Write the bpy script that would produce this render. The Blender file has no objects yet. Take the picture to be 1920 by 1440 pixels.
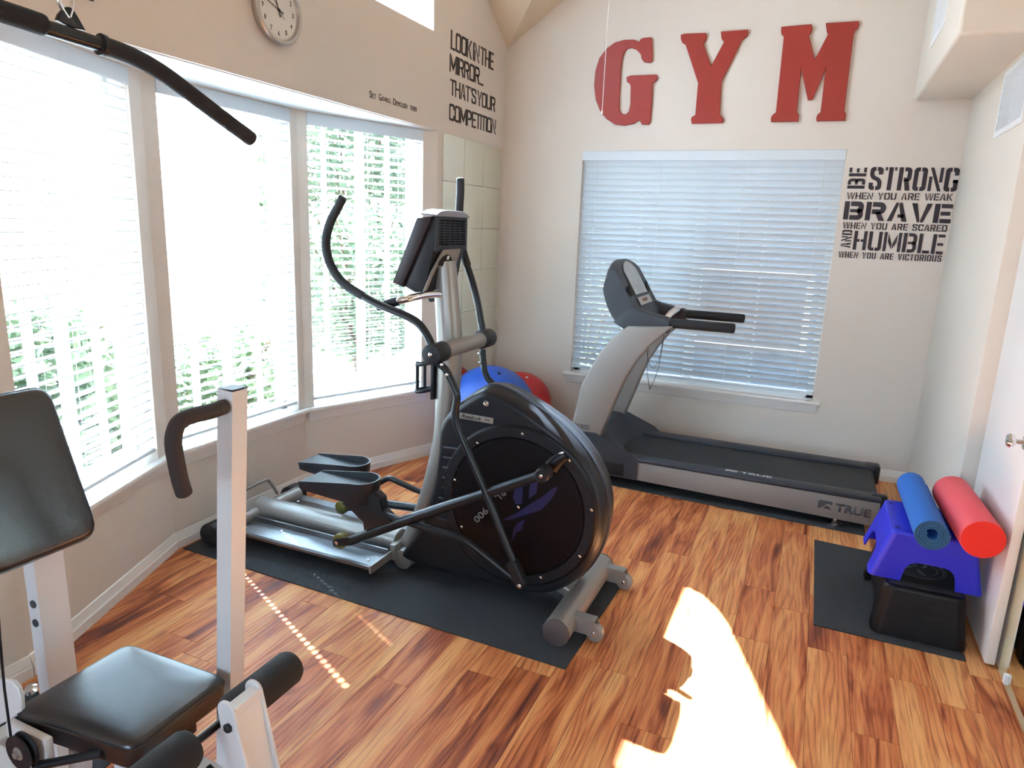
import bpy, bmesh, math, random
from mathutils import Vector, Matrix, noise
R0 = random.Random(7)
C = bpy.context.scene.collection
PI = math.pi
V = Vector

# ------------------------------------------------------------------ camera
YAW, PITCH, ROLL, FPX, EYE = -0.406437820, 0.223911604, 0.0381910984, 1298.08, 1.62
_f = V((math.sin(YAW)*math.cos(PITCH), math.cos(YAW)*math.cos(PITCH), -math.sin(PITCH)))
_r = V((math.cos(YAW), -math.sin(YAW), 0)); _u = _r.cross(_f)
_r, _u = _r*math.cos(ROLL)+_u*math.sin(ROLL), -_r*math.sin(ROLL)+_u*math.cos(ROLL)
CAM = V((0, 0, EYE))
cd = bpy.data.cameras.new('camera'); cam = bpy.data.objects.new('camera', cd); C.objects.link(cam)
cam.matrix_world = Matrix(((_r.x, _u.x, -_f.x, 0), (_r.y, _u.y, -_f.y, 0), (_r.z, _u.z, -_f.z, EYE), (0, 0, 0, 1)))
cd.sensor_width = 36; cd.lens = FPX/1920*36; cd.clip_start = 0.05; cd.clip_end = 300
bpy.context.scene.camera = cam

def W(px, py, x=None, y=None, z=None):
    """where the line of sight through a pixel of the photograph meets a plane of the room"""
    d = _f*FPX + _r*(px-960) - _u*(py-720)
    t = (x/d.x) if x is not None else (y/d.y) if y is not None else (z-EYE)/d.z
    return CAM + d*t

# ------------------------------------------------------------------ light, exposure
sc = bpy.context.scene
sc.view_settings.view_transform = 'Standard'; sc.view_settings.look = 'None'
sc.view_settings.gamma = 1; sc.view_settings.use_curve_mapping = False
sc.view_settings.exposure = 2.05
SUN_DIR = V((2.0, -0.97, -2.79)).normalized()
w = bpy.data.worlds.new('sky'); sc.world = w; w.use_nodes = True
nt = w.node_tree; bg = nt.nodes['Background']
sky = nt.nodes.new('ShaderNodeTexSky'); sky.sky_type = 'NISHITA'; sky.sun_disc = False
sky.sun_elevation = math.asin(-SUN_DIR.z); sky.sun_rotation = math.atan2(-SUN_DIR.x, -SUN_DIR.y)
sky.air_density = 1.0; sky.dust_density = 2.5; sky.ozone_density = 1.0
mixw = nt.nodes.new('ShaderNodeMix'); mixw.data_type = 'RGBA'; mixw.inputs[0].default_value = 0.62
mixw.inputs[7].default_value = (5.3, 6.6, 8.8, 1)       # thin bright haze over the blue
nt.links.new(sky.outputs[0], mixw.inputs[6]); nt.links.new(mixw.outputs[2], bg.inputs[0])
bg.inputs[1].default_value = 0.48
sd = bpy.data.lights.new('sun', 'SUN'); so = bpy.data.objects.new('sun', sd); C.objects.link(so)
sd.energy = 38; sd.angle = math.radians(0.53); sd.color = (.76, .875, 1)
so.rotation_euler = SUN_DIR.to_track_quat('-Z', 'Y').to_euler(); so.location = (-6, 4, 8)

# ------------------------------------------------------------------ materials
def lin(c):
    return tuple((v/12.92 if v <= .04045 else ((v+.055)/1.055)**2.4) for v in (k/255 for k in c)) + (1,)
MATS = {}
def mat(name, rgb, rough=.5, metal=0, bump=None, coat=0, spec=None, var=0, trans=0, stretch=(1, 1, 1)):
    if name in MATS: return MATS[name]
    m = bpy.data.materials.new(name); m.use_nodes = True; n = m.node_tree.nodes; l = m.node_tree.links
    b = n['Principled BSDF']; b.inputs['Base Color'].default_value = lin(rgb)
    b.inputs['Roughness'].default_value = rough; b.inputs['Metallic'].default_value = metal
    b.inputs['Coat Weight'].default_value = coat
    if spec is not None: b.inputs['Specular IOR Level'].default_value = spec
    if bump or var:
        tc = n.new('ShaderNodeTexCoord'); mp = n.new('ShaderNodeMapping'); mp.inputs['Scale'].default_value = stretch
        l.new(tc.outputs['Object'], mp.inputs[0])
    if bump:
        nz = n.new('ShaderNodeTexNoise'); nz.inputs['Scale'].default_value = bump[0]; nz.inputs['Detail'].default_value = 3
        l.new(mp.outputs[0], nz.inputs[0]); bp = n.new('ShaderNodeBump')
        bp.inputs['Strength'].default_value = bump[1]; bp.inputs['Distance'].default_value = .01
        l.new(nz.outputs[0], bp.inputs['Height']); l.new(bp.outputs[0], b.inputs['Normal'])
    if var:
        n2 = n.new('ShaderNodeTexNoise'); n2.inputs['Scale'].default_value = bump[0]*.35 if bump else 4
        n2.inputs['Detail'].default_value = 4
        l.new(mp.outputs[0], n2.inputs[0])
        hs = n.new('ShaderNodeHueSaturation'); hs.inputs['Color'].default_value = lin(rgb)
        mr = n.new('ShaderNodeMapRange'); mr.inputs[1].default_value = .3; mr.inputs[2].default_value = .7
        mr.inputs[3].default_value = 1-var; mr.inputs[4].default_value = 1+var
        l.new(n2.outputs[0], mr.inputs[0]); l.new(mr.outputs[0], hs.inputs['Value']); l.new(hs.outputs[0], b.inputs['Base Color'])
    MATS[name] = m; return m

M_wall = mat('beige_wall_paint', (220, 211, 201), .75, bump=(170, .12))
M_ceil = mat('ceiling_paint', (226, 211, 188), .8, bump=(150, .15))
M_side = mat('pale_wall_paint', (222, 214, 202), .7, bump=(170, .12))
M_trim = mat('white_trim_paint', (236, 233, 228), .35)
M_door = mat('white_door_paint', (232, 229, 226), .4)
M_blind = mat('white_blind_slat', (212, 221, 227), .45)
M_vinyl = mat('white_vinyl', (236, 240, 242), .35)
M_black = mat('black_vinyl_pad', (26, 26, 29), .30, bump=(260, .05), spec=.9)
M_foam = mat('black_foam', (27, 28, 33), .75, bump=(380, .35))
M_blkpl = mat('black_plastic', (30, 32, 38), .42, bump=(500, .05), spec=.35)
M_blkmt = mat('black_painted_steel', (31, 34, 39), .3, metal=.3)
M_char = mat('charcoal_shroud', (30, 31, 36), .36, bump=(420, .06), spec=.28)
M_rim = mat('graphite_rim', (74, 76, 82), .28, metal=.7)
M_silver = mat('silver_paint', (152, 149, 145), .36, metal=.45)
M_silver2 = mat('warm_silver_plastic', (138, 133, 129), .5, metal=.2)
M_alu = mat('brushed_aluminium', (140, 142, 146), .3, metal=1, bump=(90, .04), stretch=(.03, 1, 1))
M_chrome = mat('chrome', (225, 225, 228), .08, metal=1)
M_bolt = mat('steel_bolt', (205, 200, 195), .2, metal=1)
M_white = mat('white_powder_coat', (224, 222, 222), .4, bump=(300, .04))
M_mat = mat('rubber_mat', (50, 53, 57), .85, bump=(240, .5), var=.08)
M_deck = mat('treadmill_plastic', (44, 49, 58), .5, bump=(400, .08))
M_belt = mat('treadmill_belt', (40, 43, 46), .6, bump=(600, .25))
M_red = mat('red_letter_paint', (160, 50, 40), .45, bump=(60, .06), var=.04)
M_ink = mat('black_lettering', (46, 38, 46), .6)
M_inkb = mat('dark_brown_lettering', (42, 33, 30), .6)
M_bluep = mat('blue_plastic', (38, 44, 205), .45, bump=(500, .06))
M_bluem = mat('blue_mat_foam', (36, 104, 190), .8, bump=(300, .25))
M_bluee = mat('dark_blue_mat_foam', (34, 84, 128), .85, bump=(300, .25))
M_redf = mat('red_foam', (236, 88, 96), .6, bump=(400, .15))
M_rede = mat('red_foam_end', (232, 44, 34), .8, bump=(260, .3))
M_ballb = mat('blue_ball_rubber', (32, 82, 178), .42, bump=(300, .04))
M_ballr = mat('red_ball_rubber', (196, 40, 44), .42, bump=(300, .04))
M_yel = mat('yellow_urethane', (112, 102, 40), .3)
M_cast = mat('clear_caster', (150, 145, 140), .12, metal=.2, coat=.5)
M_screen = mat('treadmill_screen', (172, 176, 174), .25, bump=(30, .02), var=.1)
M_screend = mat('dark_screen', (30, 20, 24), .2)
M_grey = mat('grey_print', (104, 104, 104), .5)
M_blueprint = mat('dark_blue_print', (20, 24, 72), .4)
M_plate = mat('name_plate', (170, 168, 162), .3, metal=.6)
M_clockf = mat('clock_face', (222, 220, 214), .5)
M_alur = mat('clock_rim', (190, 186, 182), .3, metal=.8)
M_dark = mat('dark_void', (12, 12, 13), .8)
M_green = mat('leaf_green', (92, 110, 80), .5, var=.3, bump=(3, .01))
M_green2 = mat('leaf_olive', (70, 90, 66), .5, var=.3, bump=(3, .01))
for m_ in (M_green, M_green2):     # leaves let some light through
    n_ = m_.node_tree.nodes; l_ = m_.node_tree.links; o_n = n_['Material Output']; t_n = n_.new('ShaderNodeBsdfTranslucent'); x_n = n_.new('ShaderNodeMixShader')
    t_n.inputs[0].default_value = (.30, .37, .24, 1); x_n.inputs[0].default_value = .3
    l_.new(n_['Principled BSDF'].outputs[0], x_n.inputs[1]); l_.new(t_n.outputs[0], x_n.inputs[2]); l_.new(x_n.outputs[0], o_n.inputs[0])
M_bark = mat('bark', (92, 76, 60), .9)
M_ground = mat('garden_bark_mulch', (110, 84, 64), .95, bump=(8, .5), var=.25)
M_patio = mat('patio_concrete', (196, 192, 184), .9, bump=(20, .2), var=.05)
M_siding = mat('blue_grey_siding', (82, 100, 118), .7)
M_fence = mat('fence_wood', (140, 128, 116), .8, var=.15, bump=(20, .1))
M_string = mat('white_cord', (232, 230, 224), .7)

def wood_material():
    m = bpy.data.materials.new('tigerwood_plank'); m.use_nodes = True; n = m.node_tree.nodes; l = m.node_tree.links
    b = n['Principled BSDF']
    tc = n.new('ShaderNodeTexCoord'); oi = n.new('ShaderNodeObjectInfo')
    vm = n.new('ShaderNodeVectorMath'); vm.operation = 'SCALE'; vm.inputs[0].default_value = (37, 61, 19)
    l.new(oi.outputs['Random'], vm.inputs['Scale'])
    ad = n.new('ShaderNodeVectorMath'); l.new(tc.outputs['Object'], ad.inputs[0]); l.new(vm.outputs[0], ad.inputs[1])
    # slow warp so that the grain wanders into cathedrals
    mw = n.new('ShaderNodeMapping'); mw.inputs['Scale'].default_value = (5.0, .9, 1); l.new(ad.outputs[0], mw.inputs[0])
    nw = n.new('ShaderNodeTexNoise'); nw.inputs['Scale'].default_value = 1; nw.inputs['Detail'].default_value = 2; l.new(mw.outputs[0], nw.inputs[0])
    sep = n.new('ShaderNodeSeparateXYZ'); l.new(ad.outputs[0], sep.inputs[0])
    ma = n.new('ShaderNodeMath'); ma.operation = 'MULTIPLY_ADD'; ma.inputs[1].default_value = 0.26; l.new(nw.outputs[0], ma.inputs[0]); l.new(sep.outputs[0], ma.inputs[2])
    mb = n.new('ShaderNodeMath'); mb.operation = 'MULTIPLY'; mb.inputs[1].default_value = 260; l.new(ma.outputs[0], mb.inputs[0])
    si = n.new('ShaderNodeMath'); si.operation = 'SINE'; l.new(mb.outputs[0], si.inputs[0])
    lines = n.new('ShaderNodeMapRange'); lines.inputs[1].default_value = .2; lines.inputs[2].default_value = 1; l.new(si.outputs[0], lines.inputs[0])
    # fine fibre
    mf = n.new('ShaderNodeMapping'); mf.inputs['Scale'].default_value = (150, 5, 1); l.new(ad.outputs[0], mf.inputs[0])
    nf = n.new('ShaderNodeTexNoise'); nf.inputs['Scale'].default_value = 1; nf.inputs['Detail'].default_value = 4; l.new(mf.outputs[0], nf.inputs[0])
    # broad dark and light streaks
    ms = n.new('ShaderNodeMapping'); ms.inputs['Scale'].default_value = (13, 1.5, 1); l.new(ad.outputs[0], ms.inputs[0])
    ns = n.new('ShaderNodeTexNoise'); ns.inputs['Scale'].default_value = 1; ns.inputs['Detail'].default_value = 3; ns.inputs['Distortion'].default_value = 1.2; l.new(ms.outputs[0], ns.inputs[0])
    rnd = n.new('ShaderNodeMath'); rnd.operation = 'MULTIPLY_ADD'; rnd.inputs[1].default_value = .26; rnd.inputs[2].default_value = -.10; l.new(oi.outputs['Random'], rnd.inputs[0])
    sm = n.new('ShaderNodeMath'); l.new(ns.outputs[0], sm.inputs[0]); l.new(rnd.outputs[0], sm.inputs[1])
    cr = n.new('ShaderNodeValToRGB'); e = cr.color_ramp
    e.elements[0].position = .22; e.elements[0].color = lin((112, 60, 52))
    e.elements[1].position = .80; e.elements[1].color = lin((234, 172, 110))
    for p, c in ((.34, (166, 88, 54)), (.46, (208, 124, 76)), (.60, (224, 152, 96))):
        q = e.elements.new(p); q.color = lin(c)
    l.new(sm.outputs[0], cr.inputs[0])
    m1 = n.new('ShaderNodeMix'); m1.data_type = 'RGBA'; m1.blend_type = 'MULTIPLY'
    f1 = n.new('ShaderNodeMath'); f1.operation = 'MULTIPLY'; l.new(lines.outputs[0], f1.inputs[0])
    msk = n.new('ShaderNodeMapRange'); msk.inputs[1].default_value = .42; msk.inputs[2].default_value = .62; msk.inputs[3].default_value = .5; msk.inputs[4].default_value = .06
    l.new(ns.outputs[0], msk.inputs[0]); l.new(msk.outputs[0], f1.inputs[1])
    l.new(f1.outputs[0], m1.inputs[0]); l.new(cr.outputs[0], m1.inputs[6]); m1.inputs[7].default_value = lin((150, 92, 70))
    m2 = n.new('ShaderNodeMix'); m2.data_type = 'RGBA'; m2.blend_type = 'MULTIPLY'
    f2 = n.new('ShaderNodeMapRange'); f2.inputs[1].default_value = .5; f2.inputs[2].default_value = .8; f2.inputs[4].default_value = .8; l.new(nf.outputs[0], f2.inputs[0])
    l.new(f2.outputs[0], m2.inputs[0]); l.new(m1.outputs[2], m2.inputs[6]); m2.inputs[7].default_value = lin((150, 100, 76))
    l.new(m2.outputs[2], b.inputs['Base Color'])
    b.inputs['Roughness'].default_value = .42; b.inputs['Specular IOR Level'].default_value = .28
    bp = n.new('ShaderNodeBump'); bp.inputs['Strength'].default_value = .08; bp.inputs['Distance'].default_value = .003
    l.new(nf.outputs[0], bp.inputs['Height']); l.new(bp.outputs[0], b.inputs['Normal'])
    return m
M_wood = wood_material()
def mirror_material():
    m = bpy.data.materials.new('mirror_glass'); m.use_nodes = True; b = m.node_tree.nodes['Principled BSDF']
    b.inputs['Base Color'].default_value = (.80, .84, .76, 1); b.inputs['Metallic'].default_value = 1; b.inputs['Roughness'].default_value = .015
    return m
M_mirror = mirror_material()
def glass_material():
    m = bpy.data.materials.new('window_glass'); m.use_nodes = True; n = m.node_tree.nodes; l = m.node_tree.links
    n.clear(); o = n.new('ShaderNodeOutputMaterial'); mx = n.new('ShaderNodeMixShader'); t = n.new('ShaderNodeBsdfTransparent')
    g = n.new('ShaderNodeBsdfGlossy'); g.inputs['Roughness'].default_value = .01; mx.inputs[0].default_value = .05
    t.inputs[0].default_value = (.95, .98, .97, 1)
    l.new(t.outputs[0], mx.inputs[1]); l.new(g.outputs[0], mx.inputs[2]); l.new(mx.outputs[0], o.inputs[0])
    return m
M_glass = glass_material()

# ------------------------------------------------------------------ mesh helpers
def BM(): return bmesh.new()
def box(bm, c, s, rot=None, bev=0, seg=2):
    """box of size s centred at c"""
    t = BM(); bmesh.ops.create_cube(t, size=1)
    bmesh.ops.scale(t, vec=V(s), verts=t.verts)
    if bev: bmesh.ops.bevel(t, geom=t.edges[:], offset=bev, segments=seg, profile=.5, affect='EDGES')
    if rot is not None: bmesh.ops.transform(t, matrix=rot.to_4x4(), verts=t.verts)
    bmesh.ops.translate(t, vec=V(c), verts=t.verts); join(bm, t)
def bx(bm, x0, x1, y0, y1, z0, z1, bev=0, seg=2):
    box(bm, ((x0+x1)/2, (y0+y1)/2, (z0+z1)/2), (abs(x1-x0), abs(y1-y0), abs(z1-z0)), None, bev, seg)
def join(bm, t):
    me = bpy.data.meshes.new('t'); t.to_mesh(me); bm.from_mesh(me); bpy.data.meshes.remove(me); t.free()
def poly_prism(bm, pts, off, bev=0, seg=2):
    """polygon (list of 3D points) swept along vector off"""
    t = BM(); a = [t.verts.new(p) for p in pts]; b = [t.verts.new(V(p)+V(off)) for p in pts]
    n = len(pts); fa = t.faces.new(a[::-1]); fb = t.faces.new(b)
    for i in range(n): t.faces.new((a[i], a[(i+1) % n], b[(i+1) % n], b[i]))
    bmesh.ops.recalc_face_normals(t, faces=t.faces[:])
    if bev:
        es = [e for e in t.edges if any(f in (fa, fb) for f in e.link_faces)]
        bmesh.ops.bevel(t, geom=es, offset=bev, segments=seg, profile=.5, affect='EDGES')
    bmesh.ops.triangulate(t, faces=[f for f in t.faces if len(f.verts) > 4])
    join(bm, t)
def smooth_path(pts, n=6):
    P = [V(p) for p in pts]; out = []
    for i in range(len(P)-1):
        p0 = P[max(i-1, 0)]; p1 = P[i]; p2 = P[i+1]; p3 = P[min(i+2, len(P)-1)]
        for k in range(n):
            t = k/n
            out.append(.5*((2*p1)+(-p0+p2)*t+(2*p0-5*p1+4*p2-p3)*t*t+(-p0+3*p1-3*p2+p3)*t**3))
    out.append(P[-1]); return out
def tube(bm, pts, r, seg=14, curve=0, cap=True, flat=None, round_end=False):
    """swept tube; r number or list; flat=(a,b) scales the two cross axes"""
    if curve:
        m = len(pts); rr = r if isinstance(r, (list, tuple)) else [r]*m
        r = [rr[min(i//curve, m-1)]+(rr[min(i//curve+1, m-1)]-rr[min(i//curve, m-1)])*((i % curve)/curve) for i in range((m-1)*curve+1)]
        pts = smooth_path(pts, curve)
    P = [V(p) for p in pts]; n = len(P)
    rr = list(r) if isinstance(r, (list, tuple)) else [r]*n
    if round_end:
        for s in (0, 1):
            a, b = (P[0], P[1]) if s == 0 else (P[-1], P[-2])
            d = (a-b).normalized(); R = rr[0] if s == 0 else rr[-1]
            ex = [a+d*R*.35*math.sin(q) for q in (PI/6, PI/3, PI/2)]; er = [R*(.6+.4*math.cos(q)) for q in (PI/6, PI/3, PI/2)]
            if s == 0: P = ex[::-1]+P; rr = er[::-1]+rr
            else: P = P+ex; rr = rr+er
        n = len(P)
    T = [(P[min(i+1, n-1)]-P[max(i-1, 0)]).normalized() for i in range(n)]
    ref = V((0, 0, 1)) if abs(T[0].z) < .9 else V((0, 1, 0))
    nrm = (ref-T[0]*ref.dot(T[0])).normalized(); rings = []
    t = bm
    for i in range(n):
        nrm = (nrm-T[i]*nrm.dot(T[i])).normalized(); bn = T[i].cross(nrm); ring = []
        fa, fb = flat or (1, 1)
        for k in range(seg):
            a = 2*PI*k/seg; ring.append(t.verts.new(P[i]+nrm*math.cos(a)*rr[i]*fa+bn*math.sin(a)*rr[i]*fb))
        rings.append(ring)
    for i in range(n-1):
        for k in range(seg):
            t.faces.new((rings[i][k], rings[i][(k+1) % seg], rings[i+1][(k+1) % seg], rings[i+1][k]))
    if cap: t.faces.new(rings[0][::-1]); t.faces.new(rings[-1])
def cyl(bm, a, b, r, seg=20, bev=0):
    a, b = V(a), V(b); d = (b-a).normalized()
    if bev: tube(bm, [a, a+d*bev*.3, a+d*bev, b-d*bev, b-d*bev*.3, b], [r-bev, r-bev*.3, r, r, r-bev*.3, r-bev], seg)
    else: tube(bm, [a, b], r, seg)
def lathe(bm, c, axis, prof, seg=32):
    """prof: (distance along axis, radius)"""
    c = V(c); ax = V(axis).normalized(); ref = V((0, 0, 1)) if abs(ax.z) < .9 else V((1, 0, 0))
    u_ = (ref-ax*ref.dot(ax)).normalized(); v_ = ax.cross(u_)
    R_ = [[bm.verts.new(c+ax*h+(u_*math.cos(2*PI*k/seg)+v_*math.sin(2*PI*k/seg))*max(r, 1e-4)) for k in range(seg)] for h, r in prof]
    for a, b in zip(R_[:-1], R_[1:]):
        for k in range(seg): bm.faces.new((a[k], a[(k+1) % seg], b[(k+1) % seg], b[k]))
    bm.faces.new(R_[0][::-1]); bm.faces.new(R_[-1])
def sphere(bm, c, r, seg=24):
    t = BM(); bmesh.ops.create_uvsphere(t, u_segments=seg, v_segments=seg//2, radius=r); bmesh.ops.translate(t, vec=V(c), verts=t.verts); join(bm, t)
def finish(me, ang=38):
    bm = BM(); bm.from_mesh(me); bmesh.ops.recalc_face_normals(bm, faces=bm.faces[:])
    for f in bm.faces: f.smooth = True
    ca = math.radians(ang)
    for e in bm.edges:
        e.smooth = len(e.link_faces) == 2 and e.calc_face_angle(0) < ca
    bm.to_mesh(me); bm.free()
def world_loc(o):
    v = V((0, 0, 0))
    while o: v += o.location; o = o.parent
    return v
def obj(name, bm, m, parent=None, fin=True, label=None, kind=None):
    """links bm (in room coordinates) as one object"""
    me = bpy.data.meshes.new(name)
    if isinstance(bm, bmesh.types.BMesh): bm.to_mesh(me); bm.free()
    else: me = bm
    o = bpy.data.objects.new(name, me)
    if parent is not None:
        me.transform(Matrix.Translation(-world_loc(parent))); o.parent = parent
    if fin: finish(me)
    me.materials.clear(); me.materials.append(m); C.objects.link(o)
    if label: o['label'] = label
    if kind: o['kind'] = kind
    return o
def thing(name, label, cat, loc=(0, 0, 0), group=None):
    o = bpy.data.objects.new(name, None); C.objects.link(o); o.location = loc; o.empty_display_size = .1
    o['label'] = label; o['category'] = cat
    if group: o['group'] = group
    return o
def tag(o, label, cat, group=None):
    o['label'] = label; o['category'] = cat
    if group: o['group'] = group
    return o
def struct(name, bm, m, parent=None, fin=True):
    o = obj(name, bm, m, parent, fin); 
    if parent is None: o['kind'] = 'structure'
    return o
def sempty(name, loc=(0, 0, 0)):
    o = bpy.data.objects.new(name, None); C.objects.link(o); o.location = loc; o.empty_display_size = .1; o['kind'] = 'structure'; return o

# ------------------------------------------------------------------ room shell
XL, XR, YB, YF = -2.384, .72, 5.20, -2.6
T = .14
HEAD, SILL = 2.20, .50
def lw(y, z): return (XL, y, z)
bay0, bay3 = (XL, 1.32), (XL, 4.16); bay1, bay2 = (-2.75, 2.25), (-2.75, 3.23)
S_ = .69
def gable(y):      # height of the left wall's top
    return max(2.936, 2.936+S_*min(5.2-y, y-.2)) if .2 < y < 5.2 else 2.936
bm = BM()
off = (-T, 0, 0)
poly_prism(bm, [lw(YF, 0), lw(1.32, 0), lw(1.32, 2.21), lw(1.32, 2.79), lw(1.34, gable(1.34)), lw(.2, 2.936), lw(YF, 2.936)], off)
poly_prism(bm, [lw(4.16, 0), lw(YB+T, 0), lw(YB+T, 2.84), lw(YB, 2.936), lw(4.09, gable(4.09)), lw(4.09, 2.79), lw(4.16, 2.21)], off)
poly_prism(bm, [lw(1.32, 2.21), lw(4.16, 2.21), lw(4.09, 2.79), lw(1.34, 2.79)], off)
hw = [(4.09, 2.79), (4.09, 3.08), (4.03, 3.19), (3.95, 3.27), (2.92, 3.96), (2.82, 3.90), (2.80, 3.80), (2.80, 2.79)]
poly_prism(bm, [lw(4.09, 3.08), lw(4.03, 3.19), lw(3.95, 3.27), lw(2.92, 3.96), lw(2.80, 4.6), lw(4.09, gable(4.09)+.1)], off)
poly_prism(bm, [lw(2.80, 2.79), lw(2.80, 3.80), lw(2.82, 3.90), lw(2.92, 3.96), lw(2.80, 4.6), lw(1.34, gable(1.34)+.1), lw(1.34, 2.79)], off)
wall_left = struct('wall_left', bm, M_wall)
# bay: three segments built in local (u along, v outwards)
def segment(a, b):
    a, b = V((*a, 0)), V((*b, 0)); L = (b-a).length; u = (b-a)/L; v = V((-u.y, u.x, 0))
    if v.x > 0: v = -v
    return a, u, v, L
def sp(seg, s, d, z): a, u, v, L = seg; return a+u*s+v*d+V((0, 0, z))
def sbox(bm, seg, s0, s1, d0, d1, z0, z1, bev=0):
    p = [sp(seg, s, d, z0) for s, d in ((s0, d0), (s1, d0), (s1, d1), (s0, d1))]
    poly_prism(bm, p, (0, 0, z1-z0), bev)
seg1, seg2, seg3 = segment(bay0, bay1), segment(bay1, bay2), segment(bay2, bay3)
openings = {1: (seg1, .09, seg1[3]-.09), 2: (seg2, .075, seg2[3]-.055), 3: (seg3, .06, seg3[3]-.12)}
for i, (sg, s0, s1) in openings.items():
    bm = BM(); L = sg[3]
    sbox(bm, sg, 0, L, 0, T, 0, SILL-.02); sbox(bm, sg, 0, L, 0, T, HEAD, 2.32)
    sbox(bm, sg, 0 if i > 1 else 0, s0, 0, T, SILL-.02, HEAD); sbox(bm, sg, s1, L, 0, T, SILL-.02, HEAD)
    struct(('wall_bay_near', 'wall_bay_middle', 'wall_bay_far')[i-1], bm, M_wall)
bm = BM()
for sa, sb in ((seg1, seg2), (seg2, seg3)):
    c_ = sb[0]; poly_prism(bm, [c_+sa[2]*.001, c_+sa[2]*T, c_+(sa[2]+sb[2]).normalized()*T*1.03, c_+sb[2]*T], (0, 0, 2.32))
struct('trim_7', bm, M_wall)
bm = BM()
poly_prism(bm, [(-2.40, 1.2, HEAD+.005), (-2.92, 2.15, HEAD+.005), (-2.92, 3.33, HEAD+.005), (-2.40, 4.3, HEAD+.005)], (0, 0, .12))
struct('ceiling_bay', bm, M_trim)
# back wall with window hole
bw = (-1.73, .07, .50, 2.19)
bm = BM()
bx(bm, XL-T, bw[0], YB, YB+T, 0, 2.936); bx(bm, bw[1], 1.2, YB, YB+T, 0, 2.936)
bx(bm, bw[0], bw[1], YB, YB+T, 0, bw[2]-.02); bx(bm, bw[0], bw[1], YB, YB+T, bw[3], 2.936)
poly_prism(bm, [(XL-T, YB, 2.936), (XL, YB, 2.936), (-.832, YB, 2.936+S_*1.552), (XR, YB, 2.936), (1.2, YB, 2.936)], (0, T, 0))
struct('wall_back', bm, M_wall)
# right wall: thick part, return, recess
bm = BM()
bx(bm, XR, 1.2, 3.67, YB, 0, 4.8, .012)
struct('wall_right', bm, M_side)
bm = BM()
bx(bm, .835, 1.2, YF, 3.67, 0, 4.8)
struct('wall_right_near', bm, M_side)
bm = BM(); bx(bm, .408, 1.2, 3.64, YB, 2.47, 4.8, .02, 3)
struct('trim_1', bm, M_side)
bm = BM(); fw = (-1.7, .4, .75, 2.15)
bx(bm, XL-T, fw[0], YF-T, YF, 0, 4.8); bx(bm, fw[1], 1.2, YF-T, YF, 0, 4.8); bx(bm, fw[0], fw[1], YF-T, YF, 0, fw[2]); bx(bm, fw[0], fw[1], YF-T, YF, fw[3], 4.8); struct('wall_front', bm, M_wall)
# ceiling: cross vault
zt = 2.936
def c1(x, y): return (x, y, zt+S_*(5.2-y))
bm = BM()
pk = (-.832, 3.648, zt+S_*1.552); rg = (-.832, 5.2, zt+S_*1.552)
for p in ([(XL, 5.2, zt), pk, c1(XL, 3.648)], [(XR, 5.2, zt), c1(XR, 3.648), pk], [c1(XL, 3.648), c1(XR, 3.648), c1(XR, 2.7), c1(XL, 2.7)],
          [(XL, 5.2, zt), rg, pk], [(XR, 5.2, zt), pk, rg], [c1(XL-T-.1, 5.34), c1(XL-T-.1, 2.7), c1(XL, 2.7), c1(XL, 5.34)], [c1(XR, 5.34), c1(XR, 2.7), c1(1.25, 2.7), c1(1.25, 5.34)],
          [c1(XL-T-.1, 2.7), (XL-T-.1, .2, zt), (1.25, .2, zt), c1(1.25, 2.7)], [(XL-T-.1, .2, zt), (XL-T-.1, YF-T, zt), (1.25, YF-T, zt), (1.25, .2, zt)]):
    poly_prism(bm, p, (0, 0, .12))
struct('ceiling', bm, M_ceil, fin=False)

# floor of planks
bm = BM(); bx(bm, -2.95, 1.2, YF, YB+.1, -.06, -.010); floor = struct('floor', bm, mat('plank_joint', (40, 22, 14), .9))
PW = .145; rp = random.Random(3)
x = -2.90; col = 0
while x < .85:
    y = 5.2-rp.uniform(.2, 1.1)
    ys = [5.22]
    while y > -.6: ys.append(y); y -= rp.choice((.46, .62, .9, 1.1, 1.2))
    ys.append(y)
    for y1, y0 in zip(ys[:-1], ys[1:]):
        bm = BM(); gx = .0005
        box(bm, ((PW)/2, (y1-y0)/2, -.005), (PW-2*gx, (y1-y0)-2*gx, .010), None, .0006, 1)
        me = bpy.data.meshes.new('plank'); bm.to_mesh(me); bm.free(); me.materials.append(M_wood)
        o = bpy.data.objects.new('plank', me); o.parent = floor; o.location = (x, y0, 0); C.objects.link(o)
    x += PW; col += 1

# baseboards
def baseboard(name, a, b, nrm, h=.083):
    a, b, nrm = V((*a, 0)), V((*b, 0)), V((*nrm, 0)).normalized()
    prof = [(0, 0), (.016, 0), (.016, .040), (.0125, .044), (.0125, .050), (.010, .054), (.010, .062), (.007, .068), (.005, .080), (0, h)]
    bm = BM(); poly_prism(bm, [a+nrm*d+V((0, 0, z)) for d, z in prof], b-a); struct(name, bm, M_trim)
def inn(sg): return (-sg[2].x, -sg[2].y)
baseboard('baseboard_left', (XL, YF), bay0, (1, 0)); baseboard('baseboard_bay_near', bay0, bay1, inn(seg1))
baseboard('baseboard_bay_middle', bay1, bay2, inn(seg2)); baseboard('baseboard_bay_far', bay2, bay3, inn(seg3))
baseboard('baseboard_left_far', bay3, (XL, 4.21), (1, 0)); baseboard('baseboard_back', (XL, YB), (XR, YB), (0, -1))
baseboard('baseboard_right', (XR, YB), (XR, 3.67), (-1, 0)); baseboard('baseboard_right_near', (.835, 2.2), (.835, YF), (-1, 0))

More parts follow.
